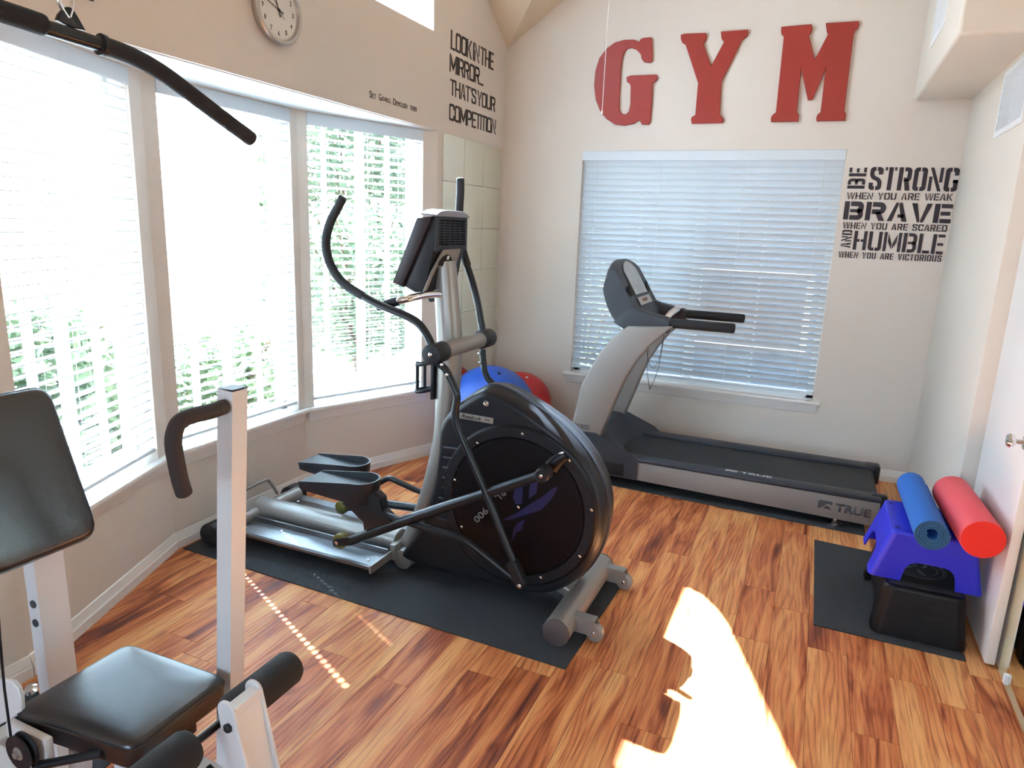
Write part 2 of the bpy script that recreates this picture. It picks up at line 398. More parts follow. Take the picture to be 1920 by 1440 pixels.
# ------------------------------------------------------------------ windows and blinds
def window(n, sg, s0, s1, z0, z1, vmull=(), sill=True, stool=(0, 0)):
    root = sempty('window_%d' % n, sp(sg, (s0+s1)/2, 0, z0))
    bm = BM(); f = .045
    d0, d1 = .09, .13
    sbox(bm, sg, s0, s1, d0, d1, z0, z0+f); sbox(bm, sg, s0, s1, d0, d1, z1-f, z1)
    sbox(bm, sg, s0, s0+f, d0, d1, z0, z1); sbox(bm, sg, s1-f, s1, d0, d1, z0, z1)
    obj('window_frame', bm, M_vinyl, root)
    for q, wd in vmull:
        bm = BM(); c = s0+(s1-s0)*q; sbox(bm, sg, c-wd/2, c+wd/2, d0+.005, d1-.005, z0+f, z1-f); obj('mullion', bm, M_vinyl, root)
    bm = BM(); sbox(bm, sg, s0+f, s1-f, .108, .112, z0+f, z1-f); obj('pane', bm, M_glass, root)
    return root
def sill_board(n, sg, s0, s1, e0, e1, z=SILL):
    bm = BM(); sbox(bm, sg, s0, s1, -.0, .10, z-.02, z, 0)
    sbox(bm, sg, s0-e0, s1+e1, -.04, .0, z-.022, z, .004)
    o = struct('trim_%d' % n, bm, M_trim)
    bm = BM(); a = sp(sg, s0-e0+.02, 0, 0); b = sp(sg, s1+e1-.02, 0, 0); nr = -sg[2]
    prof = [(0, z-.022), (.024, z-.022), (.024, z-.034), (.016, z-.046), (.016, z-.066), (.010, z-.074), (.008, z-.086), (0, z-.092)]
    poly_prism(bm, [a+nr*d+V((0, 0, h)) for d, h in prof], b-a); obj('apron', bm, M_trim, o)
window(1, seg1, openings[1][1], openings[1][2], SILL, HEAD, ((.5, .045), (.28, .018), (.75, .018)))
window(2, seg2, openings[2][1], openings[2][2], SILL, HEAD, ((.5, .045), (.25, .018), (.77, .018)))
window(3, seg3, openings[3][1], openings[3][2], SILL, HEAD, ((.5, .05), (.2, .018), (.75, .018)))
segB = (V((bw[1], YB, 0)), V((-1, 0, 0)), V((0, 1, 0)), bw[1]-bw[0])
window(4, segB, 0, segB[3], bw[2], bw[3], ((.5, .07), (.25, .018), (.75, .018)))
segF = (V((fw[0], YF, 0)), V((1, 0, 0)), V((0, -1, 0)), fw[1]-fw[0])
window(6, segF, 0, segF[3], fw[2], fw[3], ((.5, .06),))  # unseen window added behind the camera to let in fill light
sill_board(2, seg1, 0, seg1[3], 0, .0); sill_board(3, seg2, 0, seg2[3], 0, 0); sill_board(4, seg3, 0, openings[3][2], 0, .045)
sill_board(5, segB, 0, segB[3], .05, .05, bw[2])
# high raked window in the gable
root = sempty('window_5', (XL-.1, 3.4, 2.79))
bm = BM(); hp = [V((XL-.09, y, z)) for y, z in hw]
for a, b in zip(hp, hp[1:]+hp[:1]): tube(bm, [a, b], .022, 6)
obj('window_frame', bm, M_vinyl, root)
bm = BM(); poly_prism(bm, [V((XL-.10, y, z)) for y, z in hw], (-.004, 0, 0)); obj('pane', bm, M_glass, root)

def blind(label, sg, s0, s1, z0, z1, tilt, dist, routes, holes=False, bot=None, wand=None, pitch=.0445):
    root = thing('window_blind', label, 'blind', sp(sg, (s0+s1)/2, dist, z1-.03), 'horizontal slat blinds hanging in the windows')
    e = .003; W2 = .025; bot = bot if bot is not None else z0+.035
    bm = BM(); sbox(bm, sg, s0+e, s1-e, dist-.028, dist+.03, z1-.045, z1-.002)
    sbox(bm, sg, s0+e*.5, s1-e*.5, dist-.040, dist-.030, z1-.068, z1-.001, .002); obj('headrail', bm, M_blind, root)
    z = z1-.085
    ct, st = math.cos(tilt), math.sin(tilt)
    def P3(s, w_, h, zz): return sp(sg, s, dist+w_*ct-h*st*1.0, zz+w_*st+h*ct)
    while z > bot+.03:
        bm = BM(); th = .0028; hole = .0065
        cuts = [s0+e]+[c+k for r_ in (routes[:2] if holes else []) for c, k in ((r_, -hole), (r_, hole))]+[s1-e]
        # slightly crowned slat
        cs = [(-W2, 0), (-W2*.33, .0012), (W2*.33, .0012), (W2, 0)]
        top, bt = [], []
        for s in cuts:
            top.append([bm.verts.new(P3(s, w_, h+th/2, z)) for w_, h in cs]); bt.append([bm.verts.new(P3(s, w_, h-th/2, z)) for w_, h in cs])
        m = len(cuts)
        for i in range(m-1):
            gap = (i % 2 == 1)
            for k in range(3):
                if gap and k == 1:
                    continue
                bm.faces.new((top[i][k], top[i+1][k], top[i+1][k+1], top[i][k+1])); bm.faces.new((bt[i][k], bt[i][k+1], bt[i+1][k+1], bt[i+1][k]))
            bm.faces.new((top[i][0], bt[i][0], bt[i+1][0], top[i+1][0])); bm.faces.new((top[i][3], top[i+1][3], bt[i+1][3], bt[i][3]))
        bm.faces.new(top[0]+bt[0][::-1]); bm.faces.new(top[-1][::-1]+bt[-1])
        obj('slat', bm, M_blind, root, fin=False)
        z -= pitch
    bm = BM(); sbox(bm, sg, s0+e, s1-e, dist-.026, dist+.026, bot, bot+.017, .003); obj('bottom_rail', bm, M_blind, root)
    for r_ in routes:
        bm = BM()
        for d in (-.027, .027): tube(bm, [sp(sg, r_+(.012 if holes else 0), dist+d, bot+.01), sp(sg, r_+(.012 if holes else 0), dist+d, z1-.05)], .0011, 5)
        obj('ladder_cord', bm, M_string, root)
    if wand:
        bm = BM(); tube(bm, [sp(sg, wand[0], dist-.045, z1-.06), sp(sg, wand[0], dist-.045, wand[1])], .0022, 6); tube(bm, [sp(sg, wand[0], dist-.045, wand[1]), sp(sg, wand[0], dist-.045, wand[1]-.03)], .005, 6)
        obj('tilt_wand', bm, M_string, root)
D_ = .036
blind('white slat blind in the near left bay window behind the weight machine', seg1, openings[1][1], openings[1][2], SILL, HEAD, math.radians(-6), D_, (openings[1][1]+.16, (openings[1][1]+openings[1][2])/2, openings[1][2]-.16), wand=(openings[1][2]-.04, 1.03))
blind('white slat blind in the middle bay window', seg2, openings[2][1], openings[2][2], SILL, HEAD, math.radians(-6), D_, (.21, .49, openings[2][2]-.14), holes=True)
blind('white slat blind in the far bay window beside the mirror tiles', seg3, openings[3][1], openings[3][2], SILL, HEAD, math.radians(-8), D_, (.2, .5, openings[3][2]-.15), wand=(openings[3][1]+.09, 1.3))
blind('wide white slat blind half closed in the back wall window', segB, 0, segB[3], bw[2], bw[3], math.radians(-55), D_, (.12, .62, 1.2, 1.68))

# ------------------------------------------------------------------ outside
bm = BM(); bx(bm, XL-.9, 2.2, YB+T, YB+T+.95, 2.50, 2.62); struct('roof_eave_added', bm, M_trim)  # unseen eave, added to keep the sun off the back window blind
bm = BM(); bx(bm, -30, 12, -20, 26, -.45, -.40); o = struct('ground', bm, M_ground)
bm = BM(); bx(bm, -7.5, -4.2, 4.2, 12, -.40, -.36); struct('ground_patio', bm, M_patio)
def shrub(label, c, r, h, n, m, name='shrub', cat='shrub', group='bushes outside the windows', seed=1, leaf=.07):
    rr = random.Random(seed); root = thing(name, label, cat, (c[0], c[1], -.40), group)
    bm = BM()
    for k in range(5):
        a = rr.uniform(0, 2*PI); tube(bm, [(c[0], c[1], -.4), (c[0]+math.cos(a)*r*.3, c[1]+math.sin(a)*r*.3, h*.5), (c[0]+math.cos(a)*r*.6, c[1]+math.sin(a)*r*.6, h*.85)], [.03, .02, .008], 6)
    obj('stem', bm, M_bark, root)
    bm = BM()
    for k in range(n):
        while 1:
            p = V((rr.uniform(-1, 1), rr.uniform(-1, 1), rr.uniform(-1, 1)))
            if .35 < p.length < 1: break
        q = V((c[0]+p.x*r, c[1]+p.y*r, -.35+(h+.35)*(.55+p.z*.45)))
        d = V((rr.uniform(-1, 1), rr.uniform(-1, 1), rr.uniform(-.5, .8))).normalized(); s = d.cross(V((rr.uniform(-1, 1), rr.uniform(-1, 1), 1))).normalized()
        L = leaf*rr.uniform(.7, 1.4)
        bm.faces.new([bm.verts.new(q), bm.verts.new(q+d*L*.5+s*L*.3), bm.verts.new(q+d*L), bm.verts.new(q+d*L*.5-s*L*.3)])
    f = obj('foliage', bm, m, root, fin=False); f['kind'] = 'stuff'
shrub('leafy green bush outside the near left bay window', (-3.75, 1.40, 0), .6, 1.3, 3200, M_green, seed=2, leaf=.12)
shrub('leafy green bush outside between the near and middle bay windows', (-4.15, 2.62, 0), .58, 1.1, 2800, M_green, seed=3, leaf=.11)
shrub('low green bush outside the middle bay window', (-3.95, 3.80, 0), .52, .85, 2200, M_green, seed=4, leaf=.10)
shrub('broad dark bush outside the far bay window', (-5.3, 7.3, 0), 1.2, 1.9, 3500, M_green2, seed=5, leaf=.13)
shrub('tall dark tree seen through the far bay window', (-7.9, 10.6, 0), 1.6, 4.6, 5000, M_green2, 'tree', 'tree', 'trees outside', 6, .18)
shrub('tall green tree seen high in the far bay window', (-10.2, 16.5, 0), 1.9, 4.0, 4500, M_green, 'tree', 'tree', 'trees outside', 7, .18)
shrub('green bush outside the back window', (-2.3, 7.2, 0), .8, 1.3, 1800, M_green, seed=8)
root = thing('neighbour_house', 'blue grey house across the yard behind the back window', 'building', (0, 8.2, -.4))
bm = BM(); bx(bm, -3.6, 7, 8.2, 12, -.4, 5.0); obj('wall', bm, M_siding, root)
bm = BM(); poly_prism(bm, [(-4.0, 7.7, 4.95), (-4.0, 12.4, 4.95), (-4.0, 10.1, 6.6)], (11.4, 0, 0)); obj('roof', bm, mat('roof_shingle', (96, 92, 90), .9), root)
for k in range(27):
    bm = BM(); z = -.35+k*.2; poly_prism(bm, [(-3.6, 8.2, z), (-3.6, 8.175, z), (-3.6, 8.195, z+.19), (-3.6, 8.2, z+.19)], (10.6, 0, 0)); obj('siding_board', bm, M_siding, root)
for x0 in (-1.2, 1.4, 3.6):
    bm = BM(); bx(bm, x0-.07, x0+1.17, 8.14, 8.2, .35, 1.25); wn = obj('window', bm, M_trim, root)
    bm = BM(); bx(bm, x0, x0+1.1, 8.12, 8.145, .42, 1.18); obj('pane', bm, mat('grey_blue_pane', (70, 82, 94), .3), wn)  # opaque pane in one plain grey blue
# ------------------------------------------------------------------ lettering
def plane_xf(o, right, up):
    o, r, u = V(o), V(right).normalized(), V(up).normalized(); n = r.cross(u)
    return Matrix(((r.x, u.x, n.x, o.x), (r.y, u.y, n.y, o.y), (r.z, u.z, n.z, o.z), (0, 0, 0, 1)))
def text_bm(body, o, right, up, width, height, ext=.0008, bold=0, shear=0):
    """default font text fitted to width x height, lower left corner at o"""
    cu = bpy.data.curves.new('text', 'FONT'); cu.body = body; cu.size = 1; cu.offset = bold; cu.extrude = 0; cu.shear = shear; cu.resolution_u = 3
    ob = bpy.data.objects.new('text', cu); C.objects.link(ob)
    dg = bpy.context.evaluated_depsgraph_get(); me = bpy.data.meshes.new_from_object(ob.evaluated_get(dg))
    bpy.data.objects.remove(ob); bpy.data.curves.remove(cu)
    bm = BM(); bm.from_mesh(me); bpy.data.meshes.remove(me)
    xs = [v.co.x for v in bm.verts]; ys = [v.co.y for v in bm.verts]; x0, x1, y0, y1 = min(xs), max(xs), min(ys), max(ys)
    for v in bm.verts: v.co = V(((v.co.x-x0)/(x1-x0)*width, (v.co.y-y0)/(y1-y0)*height, 0))
    g = bmesh.ops.extrude_face_region(bm, geom=bm.faces[:]); vs = [q for q in g['geom'] if isinstance(q, bmesh.types.BMVert)]
    bmesh.ops.translate(bm, vec=(0, 0, ext), verts=vs)
    bmesh.ops.transform(bm, matrix=plane_xf(o, right, up), verts=bm.verts); return bm

def rp(pts, r, n=5):
    """polyline with its inner corners rounded"""
    P = [V((*p, 0)) for p in pts]; out = [P[0]]
    for i in range(1, len(P)-1):
        a, b, c = P[i-1], P[i], P[i+1]; q = min(r, (a-b).length*.49, (c-b).length*.49)
        s, e = b+(a-b).normalized()*q, b+(c-b).normalized()*q
        for k in range(n+1):
            t = k/n; out.append((s*(1-t)**2+b*2*t*(1-t)+e*t*t))
    out.append(P[-1]); return out
def band(path, s):
    P = path; n = len(P); L, R = [], []
    for i in range(n):
        d0 = (P[i]-P[i-1]).normalized() if i else (P[1]-P[0]).normalized(); d1 = (P[i+1]-P[i]).normalized() if i < n-1 else d0
        t = (d0+d1).normalized(); nn = V((-t.y, t.x, 0)); c = max(.5, abs(nn.dot(V((-d0.y, d0.x, 0))))); L.append(P[i]+nn*s/2/c); R.append(P[i]-nn*s/2/c)
    return [[L[i], L[i+1], R[i+1], R[i]] for i in range(n-1)]
def q4(*p): return [[V((*a, 0)) for a in p]]
def rc(x0, y0, x1, y1): return q4((x0, y0), (x1, y0), (x1, y1), (x0, y1))
def glyph(ch, w, s):
    h = s/2; g = .055; m = w/2; R = min(w*.36, .3)
    top = 1-h
    def Lh(y0=h, y1=top): return band(rp([(m-g/2, y1), (h, y1), (h, y0), (m-g/2, y0)], R), s)
    def Rh(y0=h, y1=top): return band(rp([(m+g/2, y1), (w-h, y1), (w-h, y0), (m+g/2, y0)], R), s)
    bar = rc(0, 0, s, 1)
    if ch == 'O': return Lh()+Rh()
    if ch == 'C': return Lh()+band(rp([(m+g/2, top), (w-h, top), (w-h, .66)], R), s)+band(rp([(m+g/2, h), (w-h, h), (w-h, .34)], R), s)
    if ch == 'G': return Lh()+band(rp([(m+g/2, top), (w-h, top), (w-h, .68)], R), s)+band(rp([(m+g/2, h), (w-h, h), (w-h, .5)], R), s)+rc(m+g, .36, w, .36+s*.8)
    if ch == 'D': return bar+band(rp([(s+g, top), (w-h, top), (w-h, h), (s+g, h)], R), s)
    if ch == 'U': return band(rp([(h, 1), (h, h), (m-g/2, h)], R), s)+band(rp([(w-h, 1), (w-h, h), (m+g/2, h)], R), s)
    if ch == 'B': return bar+band(rp([(s+g, top), (w-h, top), (w-h, .55), (w-s*1.1, .5)], R*.8), s)+band(rp([(w-s*1.1, .5), (w-h, .45), (w-h, h), (s+g, h)], R*.8), s)+rc(s+g, .5-h*.7, w-s*.8, .5+h*.7)
    if ch == 'P': return bar+band(rp([(s+g, top), (w-h, top), (w-h, .45), (s+g, .45)], R), s)
    if ch == 'R': return bar+band(rp([(s+g, top), (w-h, top), (w-h, .48), (s+g, .48)], R), s)+q4((m-.02, .46), (m+s*.9, .5), (w, 0), (w-s*1.15, 0))
    if ch == 'S': return band(rp([(w-h, .68), (w-h, top), (m+g/2, top)], R), s)+band(rp([(m-g/2, top), (h, top), (h, .56), (w-h, .44), (w-h, h), (m+g/2, h)], R), s)+band(rp([(m-g/2, h), (h, h), (h, .32)], R), s)
    if ch == 'E': return bar+rc(s+g, 1-s*.85, w, 1)+rc(s+g, .5-h*.8, w*.92, .5+h*.8)+rc(s+g, 0, w, s*.85)
    if ch == 'L': return bar+rc(s+g, 0, w, s*.9)
    if ch == 'I': return bar
    if ch == 'T': return rc(m-h, 0, m+h, 1)+rc(0, 1-s*.85, m-h-g, 1)+rc(m+h+g, 1-s*.85, w, 1)
    if ch == 'H': return bar+rc(w-s, 0, w, 1)+rc(s, .5-h*.8, m-g/2, .5+h*.8)+rc(m+g/2, .5-h*.8, w-s, .5+h*.8)
    if ch == 'K': return bar+q4((s+g, .42), (s+g, .60), (w-s*.9, 1), (w, 1))+q4((s+g+.02, .50), (s+g+s*.5, .62), (w, 0), (w-s*1.1, 0))
    if ch == 'M': return rc(0, 0, s*.85, 1)+rc(w-s*.85, 0, w, 1)+q4((s+g*.6, .93), (s+g*.6, .5), (m-g/3, .12), (m-g/3, .42))+q4((w-s-g*.6, .93), (w-s-g*.6, .5), (m+g/3, .12), (m+g/3, .42))
    if ch == 'N': e = s*.72; return rc(0, 0, e, .62)+rc(w-e, .38, w, 1)+q4((0, 1), (e*1.1, 1), (w, 0), (w-e*1.1, 0))+[]
    if ch == 'W':
        e = s*.8
        return q4((0, 1), (e, 1), (w*.27+e*.4, 0), (w*.27-e*.4, 0))+q4((w*.5-e*.5, 1), (w*.5, 1), (w*.31+e*.5, 0), (w*.31, 0))+q4((w*.5+g*.6, 1), (w*.5+e*.9, 1), (w*.73+e*.4, 0), (w*.73-e*.5, 0))+q4((w-e*.8, 1), (w, 1), (w*.78+e*.4, 0), (w*.78-e*.1, 0))
    if ch == 'V': return q4((0, 1), (s*1.05, 1), (m-g/3, .12), (m-g/3, 0), (m-s*.5, 0))+q4((w-s*.95, 1), (w, 1), (m+s*.6, 0), (m+g/3, 0), (m+g/3, .12))
    if ch == 'A': return q4((0, 0), (s*.95, 0), (m-g/2, .86), (m-g/2, 1), (m-s*.55, 1))+q4((w-s*1.05, 0), (w, 0), (m+s*.6, 1), (m+g/2, 1), (m+g/2, .8))+rc(m, .2, w-s*.7, .2+s*.75)
    if ch == 'Y': return q4((0, 1), (s*1.05, 1), (m-g*.4, .5), (m-g*.4, .34), (m-h, .40))+q4((w-s*.95, 1), (w, 1), (m+h, .40), (m+g*.4, .34), (m+g*.4, .5))+rc(m-h, 0, m+h, .36)
    if ch == "'": return q4((s*.2, 1), (s, 1), (s*.7, .74), (s*.35, .74))
    if ch == '.': return rc(0, 0, s*.9, s*.9)
    return []
def natural(ch): return {'I': None, '.': None, "'": None, 'M': 1.30, 'W': 1.45, 'L': .85, 'E': .85, 'T': .9}.get(ch, 1)
def stencil_line(root, body, o, right, up, width, height, s=.2, gap=.1, space=.35, m=M_ink, ext=.0012):
    """each letter its own part; width of letters solved so that the line fills the given width"""
    s = s*.86; A = width/height; fixed = 0; units = 0
    for ch in body:
        if ch == ' ': fixed += space; continue
        k = natural(ch); fixed += gap
        if k is None: fixed += s
        else: units += k
    fixed -= gap; wl = (A-fixed)/units; xf = plane_xf(o, right, up); x = 0
    for ch in body:
        if ch == ' ': x += space; continue
        k = natural(ch); wd = s if k is None else wl*k; bm = BM()
        for p in glyph(ch, wd, min(s, wd*.44) if k else s):
            try:
                f = bm.faces.new([bm.verts.new(V(((q.x+x)*height, q.y*height, 0))) for q in p])
            except ValueError: continue
        bmesh.ops.recalc_face_normals(bm, faces=bm.faces[:])
        g = bmesh.ops.extrude_face_region(bm, geom=bm.faces[:]); bmesh.ops.translate(bm, vec=(0, 0, ext), verts=[q for q in g['geom'] if isinstance(q, bmesh.types.BMVert)])
        bmesh.ops.triangulate(bm, faces=[f for f in bm.faces if len(f.verts) > 4])
        bmesh.ops.transform(bm, matrix=xf, verts=bm.verts); obj('letter', bm, m, root, fin=False); x += wd+gap

# big red letters on the back wall
def cp(px, py): return W(1060+px/2.2326, py/2.2326, y=YB-.001)
GY = {
'Y': [(485,148),(500,143),(590,140),(593,155),(590,170),(580,185),(612,278),(665,178),(655,165),(652,135),(765,126),(768,140),(762,155),(740,170),(735,182),(655,345),(648,480),(662,495),(660,517),(530,519),(527,500),(532,490),(545,483),(557,350),(505,190),(490,180),(485,165)],
'M': [(905,115),(1030,104),(1035,120),(1030,140),(1020,150),(1045,250),(1100,145),(1095,135),(1090,100),(1228,91),(1230,105),(1225,122),(1213,130),(1207,145),(1168,465),(1175,478),(1172,507),(1052,509),(1050,495),(1055,482),(1068,470),(1090,290),(1035,420),(1015,421),(988,290),(970,470),(978,482),(975,510),(862,512),(861,495),(868,482),(882,472),(915,155),(905,145),(903,130)],
'G': [(360,158),(365,168),(367,256),(358,265),(332,262),(322,250),(318,230),(300,210),(280,203),(262,206),(248,222),(240,250),(234,300),(229,400),(228,460),(238,477),(255,481),(268,468),(274,440),(276,365),(272,352),(260,345),(258,325),(275,318),(385,314),(388,328),(382,340),(368,350),(366,400),(357,515),(350,523),(322,522),(316,508),(306,507),(290,519),(250,527),(210,522),(175,500),(150,470),(130,420),(123,360),(128,300),(145,245),(175,205),(210,180),(250,169),(290,168),(312,176),(318,165),(332,160)]}
for k, cat_ in (('G', 'large red wooden letter G on the back wall, leftmost of three'), ('Y', 'large red wooden letter Y on the back wall, between the G and the M'), ('M', 'large red wooden letter M on the back wall, rightmost of three')):
    pts = [cp(*p) for p in GY[k]]
    bm = BM(); poly_prism(bm, pts, (0, -.019, 0), .003, 1); tag(obj('wall_letter', bm, M_red), cat_, 'letter', 'red letters spelling GYM')

# quotes
q1 = thing('wall_quote', 'black stencil wall quote about looking in the mirror above the mirror tiles', 'wall lettering', (XL+.001, 4.66, 2.58))
ex = XL+.0015
yv = (0, 1, 0)
def lwy(px, py): p = W(px, py, x=ex); return p
L_ = [("LOOK IN THE", (845, 92), (925, 130), (845, 55)), ("MIRROR...", (843, 134), (906, 160), (844, 100)), ("THAT'S YOUR", (844, 178), (928, 212), (844, 147)), ("COMPETITION", (842, 225), (929, 252), (842, 193))]
for body, bl, br, tl in L_:
    a, b, t = lwy(*bl), lwy(*br), lwy(*tl)
    stencil_line(q1, body, a, (0, 1, 0), (0, 0, 1), b.y-a.y, t.z-a.z, s=.165, gap=.045, space=.13, m=M_inkb)
q2 = thing('wall_quote', 'black stencil quote BE STRONG, BRAVE AND HUMBLE right of the back window', 'wall lettering', (.4, YB-.001, 1.8))
def bq(px, py): p = W(1540+px/3.789, 280+py/3.789, y=YB-.0015); return p
B_ = [("STRONG", (325, 290), (960, 130), .21), ("WHEN YOU ARE WEAK", (178, 353), (930, 310), .2), ("BRAVE", (152, 500), (925, 378), .25), ("WHEN YOU ARE SCARED", (148, 560), (893, 530), .2), ("HUMBLE", (218, 713), (880, 600), .21), ("WHEN YOU ARE VICTORIOUS", (120, 770), (853, 750), .2)]
hts = {"STRONG": .167, "BRAVE": .140, "HUMBLE": .148}
rows = [("STRONG", .212, .703, 1.905, .160, .2, .12), ("WHEN YOU ARE WEAK", .115, .700, 1.838, .050, .22, .1), ("BRAVE", .105, .698, 1.697, .128, .3, .14), ("WHEN YOU ARE SCARED", .108, .700, 1.629, .050, .22, .1), ("HUMBLE", .185, .703, 1.482+.055, .0, .2, .12)]
def row(body, px0, py0, px1, py1, ptop, s, gap, space=.4):
    a = bq(px0, py0); b = bq(px1, py1); t = bq(px0, ptop)
    z = (a.z+b.z)/2
    stencil_line(q2, body, V((a.x, YB-.0015, a.z)), (1, 0, (b.z-a.z)/(b.x-a.x)), (0, 0, 1), b.x-a.x, t.z-a.z, s=s, gap=gap, space=space)
row("STRONG", 330, 288, 960, 302, 125, .20, .085)
row("WHEN YOU ARE WEAK", 178, 353, 930, 366, 305, .22, .12, .55)
row("BRAVE", 152, 498, 915, 527, 368, .30, .12)
row("WHEN YOU ARE SCARED", 150, 562, 890, 586, 516, .22, .12, .5)
row("HUMBLE", 220, 712, 860, 747, 577, .20, .085)
row("WHEN YOU ARE VICTORIOUS", 120, 768, 850, 800, 724, .22, .12, .5)
a, b, t = bq(305, 280), bq(320, 130), bq(182, 280)
stencil_line(q2, "BE", V((a.x, YB-.0015, a.z)), (0, 0, 1), (-1, 0, 0), b.z-a.z, a.x-t.x, s=.22, gap=.12)
a, b, t = bq(205, 700), bq(215, 573), bq(133, 700)
stencil_line(q2, "AND", V((a.x, YB-.0015, a.z)), (0, 0, 1), (-1, 0, 0), b.z-a.z, a.x-t.x, s=.22, gap=.12)

q3 = thing('wall_quote', 'small dark wall lettering Set Goals, Demolish them above the far bay window', 'wall lettering', (XL+.001, 3.65, 2.3))
a, b = W(693, 189, x=ex), W(782, 210, x=ex)
yy = a.y; Ltot = b.y-a.y; zb = 2.283
parts = [("S", .050, 1.), ("ET", .085, .72), (" ", .05, 0), ("G", .06, 1.), ("OALS,", .195, .74), (" ", .05, 0), ("D", .06, 1.), ("EMOLISH", .27, .74), (" ", .045, 0), ("THEM", .17, .74)]
tot = sum(p[1] for p in parts)
for t_, w_, h_ in parts:
    wd = w_/tot*Ltot
    if h_: obj('word', text_bm(t_, (ex, yy, zb), (0, 1, 0), (0, 0, 1), wd*.93, .036*h_), M_inkb, q3, fin=False)
    yy += wd
a = W(185, 7, x=ex)
q4_ = tag(obj('wall_quote', text_bm("and", (ex, a.y-.17, a.z), (0, 1, 0), (0, 0, 1), .17, .075, shear=.25), M_inkb, None, fin=False), 'dark italic wall lettering above the near bay window, mostly out of frame', 'wall lettering')

# ------------------------------------------------------------------ clock
cc = V((XL, 2.672, 2.525)); cr_ = .148
clk = thing('wall_clock', 'round silver rimmed wall clock with white face above the bay windows', 'clock', cc)
bm = BM(); lathe(bm, cc, (1, 0, 0), [(0, cr_-.01), (.02, cr_), (.034, cr_), (.040, cr_-.008), (.038, cr_-.02), (.022, cr_-.026)], 48); obj('rim', bm, M_alur, clk)
bm = BM(); lathe(bm, cc, (1, 0, 0), [(.020, cr_-.02), (.024, cr_-.02)], 48); obj('face', bm, M_clockf, clk)
for k in range(1, 13):
    a = math.radians(90-30*k); r = .096; s = str(k); h = .020; wd = .011*(1 if len(s) == 1 else 2)
    if s == '1': wd = .006
    p = cc+V((.0245, math.cos(a)*r-wd/2, math.sin(a)*r-h/2)); obj('numeral', text_bm(s, p, (0, 1, 0), (0, 0, 1), wd, h, .0005, bold=.012), M_ink, clk, fin=False)
bm = BM()
for k in range(60):
    a = math.radians(6*k); d = V((0, math.cos(a), math.sin(a))); p = cc+V((.0248, 0, 0))+d*.117; tube(bm, [p, p+d*.004], .0008, 4)
k_ = obj('minute_marks', bm, M_ink, clk); k_['kind'] = 'stuff'
def hand(name, ang, L, wd, m, tail=.03, h=.027):
    d = V((0, math.cos(math.radians(ang)), math.sin(math.radians(ang)))); n = V((0, -d.z, d.y)); o_ = cc+V((h, 0, 0)); bm = BM()
    poly_prism(bm, [o_-d*tail-n*wd, o_+d*L-n*wd*.6, o_+d*L+n*wd*.6, o_-d*tail+n*wd], (.0015, 0, 0)); obj(name, bm, m, clk)
hand('hour_hand', 112, .062, .0030, M_ink); hand('minute_hand', 163, .092, .0024, M_ink, h=.029); hand('second_hand', -47, .045, .001, M_ink, .06, .031)
bm = BM(); cyl(bm, cc+V((.024, 0, 0)), cc+V((.034, 0, 0)), .004); obj('centre_pin', bm, M_ink, clk)

# ------------------------------------------------------------------ mirror tiles on the left wall
mr = thing('wall_mirror', 'mirror of square glass tiles on the left wall in the far corner', 'mirror', (XL, 4.67, 1.3))
ty = [4.225, 4.532, 4.838, 5.145]
rm = random.Random(4)
for i in range(3):
    for j in range(7):
        z1 = 2.205-.3055*j; z0 = z1-.303
        if z0 < .06: continue
        bm = BM(); box(bm, (0, 0, 0), (.004, .303, .303), None, .001, 1)
        rot = Matrix.Rotation(rm.uniform(-.002, .002), 4, 'Z') @ Matrix.Rotation(rm.uniform(-.003, .003), 4, 'Y')
        bmesh.ops.transform(bm, matrix=Matrix.Translation((XL+.0035, ty[i]+.1515, (z0+z1)/2)) @ rot, verts=bm.verts); obj('mirror_tile', bm, M_mirror, mr)

# ------------------------------------------------------------------ vents
def vent(label, x, y0, y1, z0, z1, n, nx=-1):
    v_ = thing('wall_vent', label, 'vent', (x, (y0+y1)/2, z0))
    bm = BM(); f = .026; d = .008
    for a in ((y0, y1, z0, z0+f), (y0, y1, z1-f, z1), (y0, y0+f, z0+f, z1-f), (y1-f, y1, z0+f, z1-f)): bx(bm, x-d, x, *a)
    obj('frame', bm, M_vinyl, v_)
    bm = BM(); bx(bm, x-.0015, x-.0005, y0+f, y1-f, z0+f, z1-f); obj('duct_shade_sheet', bm, mat('vent_shadow', (120, 124, 128), .8), v_)  # flat sheet, shade between the louvers put in as grey colour
    bm = BM(); bx(bm, x-.007, x-.001, (y0+y1)/2-.006, (y0+y1)/2+.006, z0+f, z1-f); obj('divider', bm, M_vinyl, v_)
    for k in range(n):
        z = z0+f+(z1-z0-2*f)*(k+.5)/n; bm = BM(); box(bm, (x-.005, (y0+y1)/2, z), (.009, y1-y0-2*f, .0016), Matrix.Rotation(math.radians(38), 3, 'Y')); obj('louver', bm, M_vinyl, v_, fin=False)
vent('white louvred wall vent high on the right wall beside the soffit', XR, 3.74, 4.285, 2.135, 2.44, 24)
vent('white louvred vent on the side of the ceiling soffit', .408, 4.12, 4.62, 2.64, 2.92, 20)
p = W(1129, 208, y=3.6); pt = W(1138, 0, y=3.6)
pc = thing('pull_cord', 'thin white pull cord hanging from the ceiling in front of the red G', 'cord', (p.x, p.y, 4.02))
bm = BM(); tube(bm, [(p.x, p.y, 4.04), (p.x, p.y, p.z)], .0016, 6); obj('cord', bm, M_string, pc)
bm = BM(); lathe(bm, p, (0, 0, -1), [(-.004, .002), (.004, .005), (.014, .006), (.018, .002)], 10); obj('toggle', bm, M_string, pc)

